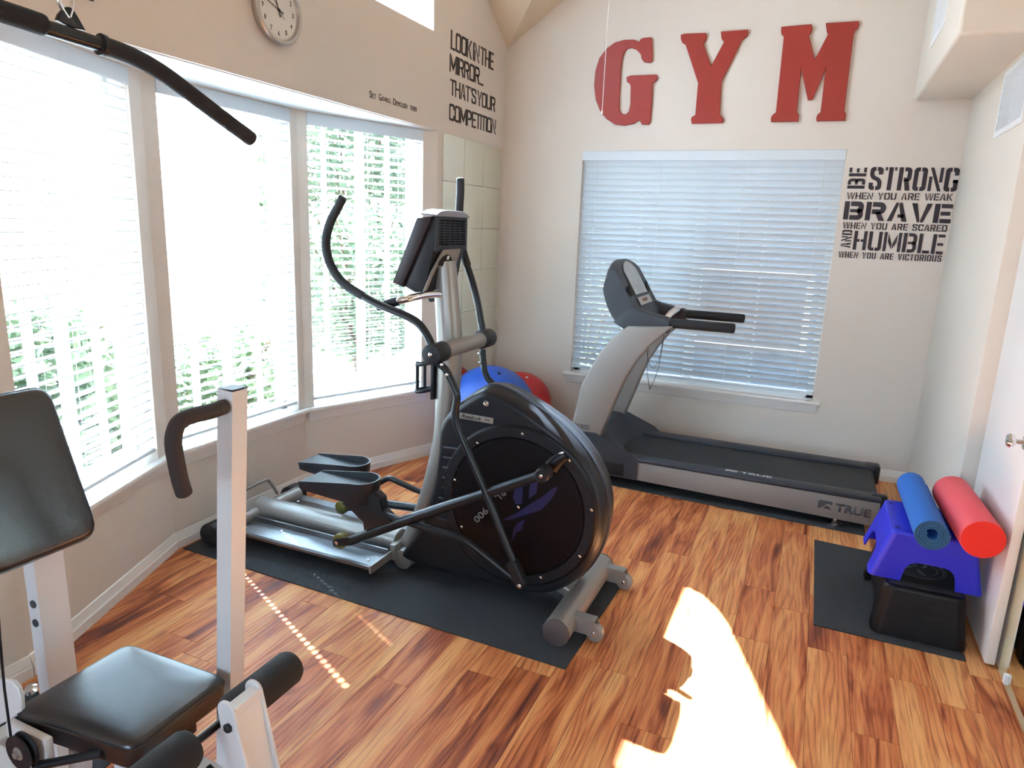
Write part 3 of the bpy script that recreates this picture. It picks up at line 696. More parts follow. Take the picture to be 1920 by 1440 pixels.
# ------------------------------------------------------------------ open door on the right wall, mirror beyond it
dr = sempty('door_1', (.80, 3.66, .01))
bm = BM(); bx(bm, .785, .820, 2.985, 3.665, .012, 2.05, .003)
obj('door_leaf', bm, M_door, dr)
bm = BM(); lathe(bm, (.785, 3.045, .905), (-1, 0, 0), [(0, .028), (.006, .028), (.008, .012), (.03, .010), (.036, .022), (.05, .027), (.06, .022), (.063, .005)], 20); obj('door_knob', bm, M_chrome, dr)
bm = BM(); bx(bm, .792, .812, 2.9835, 2.986, .86, .95); obj('latch_plate', bm, M_chrome, dr)
M_olive = mat('glossy_olive_wall', (196, 186, 150), .22, coat=.6)
bm = BM(); bx(bm, .832, .836, YF, 2.98, 0, 2.4); struct('trim_6', bm, M_olive)
m2 = thing('wall_mirror', 'frameless wall mirror held by clips at the right edge of the frame', 'mirror', (.83, 2, .05))
bm = BM(); bx(bm, .826, .8315, -1.2, 2.86, .05, 1.95, .001, 1); obj('mirror_glass', bm, M_mirror, m2)
for y in (2.84, 1.5):
    bm = BM(); bx(bm, .815, .832, y-.012, y+.012, .028, .066, .003); obj('mirror_clip', bm, M_vinyl, m2)

# ------------------------------------------------------------------ floor mats
def fmat(label, x0, x1, y0, y1, rot=0):
    bm = BM(); bx(bm, x0, x1, y0, y1, 0.0002, .0055, .0015, 1); return tag(obj('floor_mat', bm, M_mat), label, 'mat')
def qmat(label, pts):
    bm = BM(); poly_prism(bm, [V((x, y, .0003)) for x, y in pts], (0, 0, .0055), .0012, 1); return tag(obj('floor_mat', bm, M_mat), label, 'mat')
qmat('long black rubber mat under the elliptical trainer', [(-2.715, 2.262), (-.689, 2.212), (-.662, 2.975), (-2.715, 3.03)])
qmat('long black rubber mat under the treadmill at the back wall', [(-1.62, 4.19), (.42, 4.11), (.42, 5.0), (-1.62, 5.08)])
qmat('square black rubber mat under the step stools beside the door', [(.165, 2.985), (.726, 2.982), (.712, 3.88), (.158, 3.915)])
qmat('black rubber mat under the weight machine seat', [(-2.36, .60), (-1.72, .60), (-1.78, 1.335), (-2.32, 1.28)])
# ------------------------------------------------------------------ treadmill (along the back wall)
tm = thing('treadmill', 'grey treadmill with dark deck standing under the back window', 'treadmill', (-.45, 4.5, .006))
TY0, TY1 = 4.165, 4.86
for i, (ya, yb) in enumerate(((TY0, TY0+.035), (TY1-.035, TY1))):
    bm = BM(); poly_prism(bm, [(-1.28, ya, .075), (.468, ya, .045), (.476, ya, .075), (.474, ya, .188), (-1.28, ya, .188)], (0, yb-ya, 0), .004); obj('side_rail', bm, M_silver2, tm)
for ya, yb in ((TY0-.004, TY0+.10), (TY1-.11, TY1+.004)):
    bm = BM(); bx(bm, -1.08, .478, ya, yb, .189, .213, .008); obj('foot_rail', bm, M_deck, tm)
bm = BM(); bx(bm, -1.15, .44, TY0+.095, TY1-.105, .180, .197, .001)
cyl(bm, (.44, TY0+.095, .162), (.44, TY1-.105, .162), .035, 20); obj('belt', bm, M_belt, tm)
bm = BM(); bx(bm, -1.15, .43, TY0+.04, TY1-.04, .07, .17); obj('deck_frame', bm, M_dark, tm)
for ya, yb in ((TY0+.036, TY0+.095), (TY1-.10, TY1+.006)):
    bm = BM(); bx(bm, .425, .512, ya, yb, .10, .218, .014, 3); obj('end_cap', bm, M_blkpl, tm)
# motor hood: lofted across the width
bm = BM(); rows_ = []
n = 13
for i in range(n):
    t = i/(n-1); y = TY0-.006+(TY1-TY0+.012)*t; c = 1-abs(2*t-1)**2.2
    xf_ = -.90-.17*c
    prof = [(-1.46, .07), (-1.47, .16), (-1.43, .29), (-1.30, .335), (-1.19, .335), (xf_-.06, .245), (xf_, .198), (xf_, .07)]
    rows_.append([bm.verts.new((a, y, b)) for a, b in prof])
for i in range(n-1):
    for k in range(8): bm.faces.new((rows_[i][k], rows_[i][(k+1) % 8], rows_[i+1][(k+1) % 8], rows_[i+1][k]))
bm.faces.new(rows_[0]); bm.faces.new(rows_[-1][::-1])
hood = obj('motor_hood', bm, M_deck, tm)
bm = BM(); bx(bm, -1.42, -.99, TY0-.010, TY0-.003, .08, .16, .003); obj('lower_panel', bm, M_dark, tm)
# uprights: swept arches
def arch(y0, y1, name='upright'):
    Lp = [(1062, 840), (1075, 790), (1080, 770), (1092, 720), (1108, 690), (1126, 660), (1150, 633), (1178, 611)]
    Rp = [(1262, 612), (1243, 628), (1219, 648), (1196, 675), (1174, 708), (1160, 740), (1147, 770), (1118, 838)]
    pts = [W(*p, y=4.20) for p in Lp+Rp]; pts = [V((p.x, y0, p.z)) for p in pts]
    bm = BM(); poly_prism(bm, pts, (0, y1-y0, 0), .012, 3); return obj(name, bm, M_silver2, tm)
up = arch(4.175, 4.25); arch(4.775, 4.85)
a, b = W(1077, 801, y=4.173), W(1104, 805, y=4.173)
obj('model_mark', text_bm('PS900', (a.x, 4.1745, a.z-.006), (1, 0, 0), (0, 0, 1), b.x-a.x, .034), M_ink, tm, fin=False)
bm = BM(); cyl(bm, (-.98, 4.25, 1.045), (-.98, 4.775, 1.045), .03); obj('console_crossbar', bm, M_silver2, tm)
# console shell, lofted across the width
def loft(bm, sections):
    R_ = [[bm.verts.new(p) for p in s] for s in sections]; m = len(R_[0])
    for a_, b_ in zip(R_[:-1], R_[1:]):
        for k in range(m): bm.faces.new((a_[k], a_[(k+1) % m], b_[(k+1) % m], b_[k]))
    bm.faces.new(R_[0]); bm.faces.new(R_[-1][::-1])
CY0, CY1 = 4.20, 4.83
def csm(s, n=3):
    out = []; m = len(s)
    for i in range(m):
        p0, p1, p2, p3 = s[i-1], s[i], s[(i+1) % m], s[(i+2) % m]
        if i in (7, 8) : out.append(p1); continue
        for k in range(n):
            t = k/n; out.append(.5*((2*p1)+(-p0+p2)*t*.7+(2*p0-5*p1+4*p2-p3)*0) if False else p1*(2*t**3-3*t*t+1)+p2*(-2*t**3+3*t*t)+(p2-p0)*.38*(t**3-2*t*t+t)+(p3-p1)*.38*(t**3-t*t))
    return out
bm = BM(); secs = []
for i in range(17):
    t = i/16; y = CY0+(CY1-CY0)*t; q = abs(2*t-1); k = 1-.20*q**3.5      # upper part shrinks towards both sides
    dip = .018 if .16 < t < .84 else 0
    A0 = V((-1.03, 0, 1.165)); top = V((-1.175, 0, 1.425)); tb = V((-1.225, 0, 1.40)); mb_ = V((-1.235, 0, 1.27))
    def up_(p, kk): return A0+(p-A0)*kk
    s = [up_(top, k), up_(tb, k), up_(mb_, .55+.45*k), V((-1.17, 0, 1.13)), V((-1.095, 0, 1.045)), V((-1.0, 0, 1.035)), V((-.95, 0, 1.05)), V((-.96, 0, 1.11)), V((-1.005+.0, 0, 1.150)), ]
    secs.append([V((p.x, y, p.z)) for p in csm(s)])
loft(bm, secs); bmesh.ops.triangulate(bm, faces=[f for f in bm.faces if len(f.verts) > 4])
console = obj('console', bm, M_deck, tm)
nrm = V((.26, 0, .145)).normalized()       # outward normal of the sloping face
def cf(s, y, d=0):                          # s: 0 bottom to 1 top along the sloping face
    a_, b_ = V((-1.005, 0, 1.150)), V((-1.175, 0, 1.425)); p = a_+(b_-a_)*s+nrm*d; return V((p.x, y, p.z))
bm = BM(); pts = [cf(.26, 4.36), cf(.26, 4.67), cf(.80, 4.67), cf(.93, 4.61), cf(.98, 4.54), cf(.98, 4.49), cf(.93, 4.42), cf(.80, 4.36)]
poly_prism(bm, [p+nrm*.004 for p in pts], nrm*.006, .002, 1); obj('display', bm, M_screen, console)
bm = BM(); pts = [cf(.03, 4.36), cf(.03, 4.67), cf(.20, 4.67), cf(.20, 4.36)]
poly_prism(bm, [p+nrm*.004 for p in pts], nrm*.006, .002, 1); obj('key_panel', bm, mat('key_panel_grey', (186, 182, 176), .4), console)
for k, (yy_, c_) in enumerate(((4.45, (170, 60, 50)), (4.485, (60, 120, 80)), (4.52, (170, 60, 50)), (4.55, (90, 96, 100)))):
    bm = BM(); p = cf(.12, yy_, .011); box(bm, p, (.02, .022, .003), Matrix.Rotation(math.radians(58), 3, 'Y')); obj('key', bm, mat('key_%d' % c_[0], c_, .5), console)
for yy_ in (4.275, 4.755):     # bottle wells either side of the display
    bm = BM(); lathe(bm, cf(.33, yy_, -.004), nrm, [(0, .032), (.007, .040), (.008, .036)], 20)
    bmesh.ops.scale(bm, vec=(1, 1, 1.5), verts=bm.verts, space=Matrix.Translation(-cf(.33, yy_)))
    obj('cup_well', bm, M_dark, console)
for y in (CY0+.035, CY1-.035):
    bm = BM(); pts = [(-1.14, .0, 1.06), (-1.06, 0, 1.015), (-.80, 0, 1.02), (-.785, 0, 1.035), (-.785, 0, 1.10), (-.80, 0, 1.115), (-.96, 0, 1.145), (-1.04, 0, 1.17)]
    poly_prism(bm, [V((p[0], y-.038, p[2])) for p in pts], (0, .076, 0), .014, 3); obj('console_arm', bm, M_deck, tm)
    bm = BM(); tube(bm, [(-.79, y, 1.082), (-.42, y, 1.082)], .031, 18, round_end=True, flat=(.95, 1)); obj('handrail', bm, M_foam, tm)
bm = BM(); tube(bm, [(-.86, 4.38, 1.07), (-.83, 4.42, 1.115), (-.80, 4.48, 1.145), (-.80, 4.56, 1.145), (-.82, 4.66, 1.125), (-.83, 4.75, 1.10)], .019, 14, curve=4); obj('pulse_bar', bm, M_chrome, tm)
bm = BM(); a = V((-.92, 4.3, 1.03))
tube(bm, [a, a+V((-.01, 0, -.15)), a+V((.015, 0, -.235)), a+V((.045, 0, -.245)), a+V((.07, 0, -.18)), a+V((.085, 0, -.05)), a+V((.09, 0, .0))], .0018, 6, curve=5)
tube(bm, [a+V((.005, 0, 0)), a+V((-.005, 0, -.22)), a+V((.02, 0, -.37)), a+V((.03, .0, -.38)), a+V((.07, 0, -.24)), a+V((.09, 0, 0))], .0018, 6, curve=5); obj('safety_cord', bm, M_ink, tm)
bm = BM(); lathe(bm, (.262, TY0+.03, .006), (0, 0, 1), [(0, .036), (.008, .038), (.016, .026), (.026, .012), (.055, .011)], 24); obj('levelling_foot', bm, M_chrome, tm)
bm = BM(); lathe(bm, (.262, TY1-.03, .006), (0, 0, 1), [(0, .036), (.008, .038), (.016, .026), (.026, .012), (.055, .011)], 24); obj('levelling_foot', bm, M_chrome, tm)
for y in (TY0+.06, TY1-.06):
    bm = BM(); cyl(bm, (-1.2, y-.03, .042), (-1.2, y+.03, .042), .036, 18, .004); obj('transport_wheel', bm, M_blkpl, tm)
def tru(o_, right, up_, Wd, H, m, name='maker_mark'):
    bm = text_bm('TRUE', V(o_)+V(right)*Wd*.33, right, up_, Wd*.67, H, .0008, bold=.035)
    r_, u_ = V(right).normalized(), V(up_).normalized(); n_ = r_.cross(u_)
    def P2(a_, b_): return V(o_)+r_*Wd*.27*a_+u_*H*b_
    for poly in ([(0, 0), (0, .9), (.12, 1.05), (1, 1.05), (1, .55), (.85, .72), (.62, .72), (.3, .25), (.2, .1)], [(.38, .1), (.62, .45), (.72, .45), (.98, .1)]):
        poly_prism(bm, [P2(*p) for p in poly], n_*.0008)
    return obj(name, bm, m, tm, fin=False)
a, b = W(1531, 952, y=TY0), W(1632, 975, y=TY0)
tru((.160, TY0-.0005, .098), (1, 0, -.02), (0, 0, 1), .275, .050, mat('rail_print', (70, 70, 74), .5))
tru((-.375, 4.215, .2135), (1, 0, 0), (0, 1, 0), .27, .030, mat('pale_print', (190, 194, 198), .4))
bm = BM(); tube(bm, [(.46, 4.66, .02), (.50, 4.55, .012), (.55, 4.40, .008), (.62, 4.28, .008), (.70, 4.30, .01)], .0035, 6, curve=5)
tag(obj('power_cord', bm, M_blkpl), 'thin black power cord on the floor behind the blue stool', 'cord')

# ------------------------------------------------------------------ elliptical trainer
EC = 2.65
el = thing('elliptical_trainer', 'black and silver elliptical trainer on a long black mat in the middle of the room', 'elliptical trainer', (-1.5, EC, .006))
# main mast, one bent tube from console to rear beam
mp = [(833, 490, .050), (838, 560, .053), (843, 640, .056), (842, 700, .055), (838, 760, .052), (832, 820, .048), (818, 880, .044), (802, 935, .042), (782, 985, .042), (762, 1030, .042)]
pts = [W(a_, b_, y=EC) for a_, b_, _ in mp]
bm = BM(); tube(bm, pts, [p[2] for p in mp], 24, curve=3); obj('mast', bm, M_silver, el)
bm = BM(); tube(bm, [(-2.57, EC, .112), (-1.70, EC, .112)], .062, 28, flat=(.9, 1)); obj('rear_beam', bm, M_silver, el)
bm = BM(); cyl(bm, (-1.64, EC-.08, .06), (-1.64, EC+.08, .06), .05, 20, .008); obj('beam_bracket', bm, M_silver, el)
bm = BM(); cyl(bm, (-2.555, EC-.265, .095), (-2.555, EC+.265, .095), .038, 24); obj('rear_crossbar', bm, M_silver, el)
for s in (-1, 1):
    bm = BM(); cyl(bm, (-2.60, EC+s*.285-.045, .070), (-2.60, EC+s*.285+.045, .070), .062, 24, .008); obj('rear_foot', bm, M_blkpl, el)
bm = BM(); tube(bm, [(-2.60, EC-.10, .10), (-2.64, EC-.095, .17), (-2.65, EC-.06, .195), (-2.65, EC+.10, .205), (-2.65, EC+.15, .19), (-2.62, EC+.18, .11)], .009, 12, curve=5); obj('lifting_handle', bm, M_silver, el)
# roller tracks
for s, yc in ((-1, 2.468), (1, 2.838)):
    bm = BM(); x0, x1, hw_ = -2.545, -1.700, .080
    prof = [(-hw_, .092), (-hw_, .078), (-hw_+.012, .070), (hw_-.006, .070), (hw_, .078), (hw_, .112), (hw_-.010, .112), (hw_-.012, .086), (hw_-.03, .082), (-.03, .082), (-.035, .079), (-hw_+.03, .079), (-hw_+.012, .092)]
    poly_prism(bm, [V((x0, yc-s*0+p*(1 if s < 0 else -1), z)) for p, z in prof], (x1-x0, 0, 0)); tr = obj('roller_track', bm, M_alu, el)
    for x in (x0+.05, x1-.05):
        bm = BM(); lathe(bm, (x, yc+.01*s, .082), (0, 0, 1), [(0, .008), (.004, .008), (.006, .004)], 12); obj('bolt', bm, M_bolt, tr)
bm = BM(); poly_prism(bm, [(-1.700, 2.39, .060), (-1.688, 2.39, .060), (-1.688, 2.39, .098), (-1.700, 2.39, .098)], (0, .53, 0)); bx(bm, -1.702, -1.672, 2.56, 2.75, .05, .13, .005); obj('track_end_plate', bm, M_silver, el)
# shroud
SY0, SY1 = 2.545, 2.738
sil = [(905, 733), (888, 740), (862, 757), (836, 778), (824, 800), (821, 822), (818, 860), (812, 905), (800, 950), (783, 992), (764, 1022), (752, 1045), (800, 1072), (870, 1092), (940, 1108), (990, 1116), (1028, 1114), (1058, 1104), (1086, 1083), (1107, 1054), (1121, 1018), (1127, 972), (1121, 928), (1104, 886), (1077, 845), (1045, 812), (1008, 784), (972, 760), (940, 742), (922, 735)]
pts = [W(*p, y=SY0) for p in sil]; pts = [V((p.x, SY0, max(p.z, .06))) for p in pts]
def sm_closed(P, n=3):
    out = []; m = len(P)
    for i in range(m):
        p0, p1, p2, p3 = P[i-1], P[i], P[(i+1) % m], P[(i+2) % m]
        for k in range(n):
            t = k/n; out.append(.5*((2*p1)+(-p0+p2)*t+(2*p0-5*p1+4*p2-p3)*t*t+(-p0+3*p1-3*p2+p3)*t**3))
    return out
pts = sm_closed(pts, 3)
cen = sum(pts, V((0, 0, 0)))/len(pts)
def inset(P, d, y):
    m = len(P); out = []
    for i in range(m):
        t = (P[(i+1) % m]-P[i-1]).normalized(); nn = V((-t.z, 0, t.x))
        if nn.dot(cen-P[i]) < 0: nn = -nn
        q = P[i]+nn*d; out.append(V((q.x, y, q.z)))
    return out
secs = [inset(pts, .030, SY0-.004), inset(pts, .022, SY0-.004), inset(pts, .008, SY0+.006), inset(pts, 0, SY0+.022), inset(pts, -.006, SY0+.055), inset(pts, -.006, SY0+.085)]
bm = BM(); loft(bm, secs); bmesh.ops.triangulate(bm, faces=[f for f in bm.faces if len(f.verts) > 4]); shroud = obj('shroud', bm, M_char, el)
bm = BM(); loft(bm, [inset(pts, .004, SY0+.085), inset(pts, -.014, SY0+.090), inset(pts, -.014, SY0+.120), inset(pts, .004, SY0+.125)]); bmesh.ops.triangulate(bm, faces=[f for f in bm.faces if len(f.verts) > 4]); obj('centre_band', bm, M_rim, el)
bm = BM(); loft(bm, [inset(pts, -.006, SY0+.125), inset(pts, -.006, SY0+.155), inset(pts, .0, SY0+.19), inset(pts, .03, SY1+.004)]); bmesh.ops.triangulate(bm, faces=[f for f in bm.faces if len(f.verts) > 4]); obj('shroud', bm, M_char, el)
dc = W(971, 951, y=SY0); dc = V((dc.x-.006, SY0, dc.z+.004)); DR = .300
bm = BM(); lathe(bm, dc, (0, -1, 0), [(0, DR+.060), (.006, DR+.058), (.013, DR+.045), (.015, DR+.008), (.009, DR+.003), (.009, DR), (.0145, DR-.001), (.0155, DR-.02), (.0165, .02), (.0165, .001)], 96); disc = obj('side_disc', bm, mat('black_disc', (14, 11, 14), .34, bump=(500, .03), spec=.2), el)
# flange of the disc is charcoal
bm = BM(); R1, R2 = DR+.008, DR+.047
n = 96; A_ = [[], []]
for k in range(n):
    a_ = 2*PI*k/n
    for j, rr in enumerate((R1, R2)): A_[j].append(bm.verts.new(dc+V((math.cos(a_)*rr, -.0155, math.sin(a_)*rr))))
for k in range(n): bm.faces.new((A_[0][k], A_[0][(k+1) % n], A_[1][(k+1) % n], A_[1][k]))
obj('flange_ring', bm, M_char, el, fin=False)
for px, py in ((909, 758), (896, 831), (980, 814), (1067, 863), (1109, 956), (1087, 1043), (1014, 1083), (866, 988), (853, 900), (972, 951)):
    p = W(px, py, y=SY0-.018); bm = BM(); lathe(bm, p+V((0, .016, 0)), (0, -1, 0), [(0, .014), (.004, .013), (.0045, .007), (.018, .0065), (.021, .003)], 12)
    obj('bolt', bm, M_bolt, shroud)
# ribbed vent panel
for k in range(9):
    y_ = 838+k*19; xl = 832-(k*1.9 if k > 4 else k*.6); xr = 868-k*4+(0 if k < 6 else 2)
    a_, b_ = W(xl, y_, y=SY0-.008), W(xr, y_+5, y=SY0-.008); bm = BM(); tube(bm, [a_, b_], .0048, 8); obj('rib', bm, mat('rib_grey', (56, 58, 64), .35), shroud)
# name plate
a_, b_, c_, d_ = [W(*p, y=SY0-.006) for p in ((863, 773), (926, 784), (927, 794), (862, 783))]
rt = (b_-a_).normalized(); upv = V((-rt.z, 0, rt.x)); hgt = .026; wdt = (b_-a_).length
o_ = V((d_.x, SY0-.0065, d_.z-.002))
bm = BM(); poly_prism(bm, [o_, o_+rt*wdt, o_+rt*wdt+upv*hgt, o_+upv*hgt], (0, -.003, 0), .001, 1); npl = obj('name_plate', bm, M_plate, shroud)
bm = text_bm('Reebok', o_+V((0, -.0032, 0))+rt*.008+upv*.005, rt, upv, wdt*.62, .017, .0006, bold=.02, shear=.3)
for poly in ([(0, .6), (.3, 1), (.5, .85), (.3, .55)], [(.42, .3), (.62, .75), (1, 1), (.72, .6), (.6, .3)]):
    poly_prism(bm, [o_+V((0, -.0032, 0))+rt*(wdt*.74+.032*x_)+upv*(.004+.014*y_) for x_, y_ in poly], (0, -.0006, 0))
obj('lettering', bm, M_ink, npl, fin=False)
# markings on the disc
DY = SY0-.0172
def dp(px, py): return W(820+px/5.76, 880+py/5.76, y=DY)
bm = BM()
for poly in ([(840, 210), (925, 180), (915, 370), (845, 380), (815, 300)], [(1000, 160), (1085, 130), (1070, 260), (985, 320)], [(1300, 185), (1235, 210), (1130, 300), (1010, 370), (860, 470), (700, 548), (780, 548), (930, 500), (1120, 440), (1215, 340), (1265, 270)], [(870, 575), (945, 545), (905, 660), (855, 680), (800, 790), (820, 650)]):
    poly_prism(bm, [dp(*p) for p in poly], (0, -.0005, 0))
obj('blue_emblem', bm, M_blueprint, disc, fin=False)
rd = V((-.64, 0, -.77)).normalized(); ud = V((.77, 0, -.64)).normalized()
a_ = dp(735, 255)
obj('model_mark', text_bm('RL', a_-ud*.022, rd, ud, .052, .030, .0004, bold=.02), M_grey, disc, fin=False)
a_ = dp(545, 445)
obj('model_mark', text_bm('900', a_-ud*.022, rd, ud, .085, .030, .0004, bold=.02), M_grey, disc, fin=False)
# cross pivot bar
NY, FY = 2.405, 2.895
pvn = W(812, 663, y=NY); pv = V((pvn.x+.004, 0, pvn.z))
bm = BM(); cyl(bm, (pv.x, NY+.07, pv.z), (pv.x, FY-.07, pv.z), .034, 24); obj('pivot_bar', bm, M_silver, el)
for y0, y1, s in ((NY-.028, NY+.075, -1), (FY-.065, FY+.028, 1)):
    bm = BM(); cyl(bm, (pv.x, y0, pv.z), (pv.x, y1, pv.z), .043, 24, .006); h_ = obj('pivot_hub', bm, M_blkpl, el)
    yb_ = y0-.001 if s < 0 else y1+.001
    bm = BM(); lathe(bm, (pv.x, yb_, pv.z), (0, s, 0), [(0, .009), (.003, .009), (.005, .005)], 12); obj('bolt', bm, M_bolt, h_)
# swing arms
near_up = [(812, 655), (803, 633), (787, 609), (765, 594), (735, 581), (700, 566), (672, 550)]
near_gr = [(680, 555), (645, 532), (624, 505), (613, 475), (612, 445), (620, 415), (634, 388), (642, 372)]
bm = BM(); tube(bm, [W(*p, y=NY) for p in near_up], .0165, 16, curve=4); arm_n = obj('swing_arm', bm, M_blkmt, el)
bm = BM(); tube(bm, [W(*p, y=NY) for p in near_gr], [.0185]*7+[.0185], 16, curve=4, round_end=True); obj('foam_grip', bm, M_foam, arm_n)
low = [(818, 680), (835, 692), (850, 722), (857, 745), (853, 775), (858, 800), (866, 820), (905, 910), (945, 1010), (966, 1060)]
bm = BM(); tube(bm, [W(*p, y=NY) for p in low], .0150, 14, curve=3); obj('lower_arm', bm, M_blkmt, arm_n)
for p in ((828, 684), (838, 703)):
    q = W(*p, y=NY-.016); bm = BM(); lathe(bm, q, (0, -1, 0), [(-.006, .007), (.002, .007), (.004, .003)], 10); obj('bolt', bm, M_bolt, arm_n)
far_up = [(906, 628), (901, 600), (896, 570), (886, 530), (873, 490)]
far_gr = [(876, 497), (868, 470), (861, 430), (861, 395), (863, 360), (863, 336)]
bm = BM(); tube(bm, [W(*p, y=FY) for p in far_up], .0165, 16, curve=4); arm_f = obj('swing_arm', bm, M_blkmt, el)
bm = BM(); tube(bm, [W(*p, y=FY) for p in far_gr], .0185, 16, curve=4, round_end=True); obj('foam_grip', bm, M_foam, arm_f)
fl = [W(905, 655, y=FY), W(907, 680, y=FY), W(915, 710, y=FY), V((-1.24, FY, .78)), V((-1.35, FY, .55)), V((-1.50, FY, .28))]
bm = BM(); tube(bm, fl, .015, 14, curve=3); obj('lower_arm', bm, M_blkmt, arm_f)
for p in ((898, 663), (900, 680)):
    q = W(*p, y=FY-.016); bm = BM(); lathe(bm, q, (0, -1, 0), [(-.006, .007), (.002, .007), (.004, .003)], 10); obj('bolt', bm, M_bolt, arm_f)
# lower joint bracket on the near side
a_ = W(960, 1052, y=NY); b_ = W(978, 1094, y=NY)
dv = (b_-a_).normalized(); nv = V((-dv.z, 0, dv.x)); bm = BM()
poly_prism(bm, [V((p.x, NY-.024, p.z)) for p in (a_-nv*.022, a_+nv*.022, b_+nv*.022, b_+dv*.018, b_-nv*.022)], (0, .048, 0), .006); jb = obj('joint_bracket', bm, M_blkmt, el)
bm = BM(); lathe(bm, b_+V((0, -.026, 0)), (0, -1, 0), [(-.004, .011), (.003, .011), (.006, .005)], 12); obj('bolt', bm, M_bolt, jb)
# near pedal beam: crank to roller
ck = W(1020, 888, y=NY+.02); rl = W(632, 1020, y=NY)
bm = BM(); tube(bm, [V((ck.x, NY+.012, ck.z)), W(905, 927, y=NY+.01), W(790, 966, y=NY), W(740, 983, y=NY), W(660, 1013, y=NY)], [.021, .021, .024, .024, .022], 16, curve=2); pb = obj('pedal_beam', bm, M_blkmt, el)
bm = BM(); lathe(bm, (ck.x, NY+.045, ck.z), (0, -1, 0), [(0, .030), (.05, .030), (.056, .024), (.058, .001)], 24); obj('crank_hub', bm, M_char, pb)
bm = BM(); lathe(bm, (ck.x, NY-.013, ck.z), (0, -1, 0), [(0, .008), (.003, .008), (.005, .003)], 12); obj('bolt', bm, M_bolt, pb)
bm = BM(); cyl(bm, W(640, 1013, y=NY+.028)-V((0, .020, 0)), W(640, 1013, y=NY+.028)+V((0, .024, 0)), .036, 28, .005); rw = obj('track_roller', bm, M_yel, pb)
bm = BM(); q = W(640, 1013, y=NY+.028); poly_prism(bm, [V((q.x-.02, NY-.006, q.z-.022)), V((q.x+.08, NY-.006, q.z+.005)), V((q.x+.08, NY-.006, q.z+.05)), V((q.x-.01, NY-.006, q.z+.018)), V((q.x-.026, NY-.006, q.z))], (0, .012, 0), .002); obj('roller_fork', bm, M_blkmt, pb)
bm = BM(); lathe(bm, (q.x, NY-.007, q.z), (0, -1, 0), [(0, .010), (.003, .010), (.005, .004)], 12); obj('bolt', bm, M_bolt, rw)
cp_ = W(1047, 862, y=SY0-.03); bm = BM(); tube(bm, [V((ck.x, SY0-.04, ck.z)), V((cp_.x, SY0-.035, cp_.z)), V((cp_.x+.03, SY0-.03, cp_.z+.02))], [.032, .028, .02], 14, flat=(1, .5)); obj('crank_arm', bm, mat('black_disc', (0, 0, 0)), el)
# link arm, lower curve
lk = [(698, 926), (704, 929), (711, 938), (714, 952), (719, 963), (735, 970), (780, 984), (830, 999), (862, 1008), (890, 1026), (930, 1058), (968, 1088)]
bm = BM(); tube(bm, [W(*p, y=NY) for p in lk], [.018, .018, .018]+[.0150]*9, 14, curve=3); obj('link_arm', bm, M_blkmt, el)
def pedal(xc, yc, zc, ang, s):
    """foot plate with raised rim; rim open at the rear (user side)"""
    rot = Matrix.Rotation(ang, 4, 'Y'); base = Matrix.Translation((xc, yc, zc)) @ rot
    L_h, W_h = .185, .083
    def outl(gx, gw):       # from rear near corner round the toe to rear far corner
        pts = [(-gx, -gw)]
        for k in range(15):
            a_ = -PI/2+PI*k/14; pts.append((gx-.085+.085*math.cos(a_)*(1 if 1 else 0), gw*math.sin(a_)))
        pts.append((-gx, gw)); return pts
    o1 = outl(L_h, W_h); bm = BM()
    low_ = [(x_*(1.0 if x_ < 0 else .93), y_*.86) for x_, y_ in o1]
    secs = [[V((x_, y_, -.062 if x_ > -.1 else -.040)) for x_, y_ in low_], [V((x_, y_, 0)) for x_, y_ in o1]]
    loft(bm, secs); bmesh.ops.triangulate(bm, faces=[f for f in bm.faces if len(f.verts) > 4])
    bmesh.ops.transform(bm, matrix=base, verts=bm.verts); pd = obj('pedal', bm, M_blkpl, el)
    bm = BM(); ring = []
    m = len(o1)
    for i, (x_, y_) in enumerate(o1):
        t = min(1, max(0, (x_+.185)/.10)); h = .004+.036*t if y_ > -.02 or x_ > .02 else .004+.036*max(0, min(1, (x_+.12)/.25))
        ring.append((V((x_, y_, -.001)), V((x_+.002, y_*1.02, h)), V((x_*.985-.002, y_*.95, h)), V((x_*.975-.002, y_*.93, -.001))))
    for i in range(m-1):
        a_, b_ = [[bm.verts.new(p) for p in ring[j]] for j in (i, i+1)]
        for k in range(4): bm.faces.new((a_[k], a_[(k+1) % 4], b_[(k+1) % 4], b_[k]))
        if i in (0, m-2): bm.faces.new(a_ if i == 0 else b_)
    bmesh.ops.remove_doubles(bm, verts=bm.verts, dist=1e-5)
    bmesh.ops.transform(bm, matrix=base, verts=bm.verts); obj('pedal_rim', bm, M_blkpl, pd)
    return pd
pedal(-1.862, 2.425, .455, math.radians(-1), -1)
pedal(-2.155, 2.765, .385, math.radians(1), 1)
bm = BM(); poly_prism(bm, [W(*p, y=2.385) for p in ((640, 944), (700, 926), (711, 937), (715, 960), (735, 981), (682, 995), (680, 979), (657, 957))], (0, .06, 0), .004); obj('pedal_bracket', bm, M_blkmt, el)
bm = BM(); poly_prism(bm, [V((-2.20, 2.80, .34)), V((-2.12, 2.80, .12)), V((-2.02, 2.80, .14)), V((-2.0, 2.80, .34))], (0, .05, 0), .004); obj('pedal_bracket', bm, M_blkmt, el)
bm = BM(); cyl(bm, (-2.17, 2.80, .128), (-2.17, 2.845, .128), .036, 24, .005); obj('track_roller', bm, M_yel, el)
ft = [(712, 905), (730, 897), (750, 905), (795, 924)]
bm = BM(); tube(bm, [W(*p, y=2.86) for p in ft]+[V((-1.35, 2.86, .26)), V((-1.1, 2.86, .24))], .015, 14, curve=4); obj('link_arm', bm, M_blkmt, el)
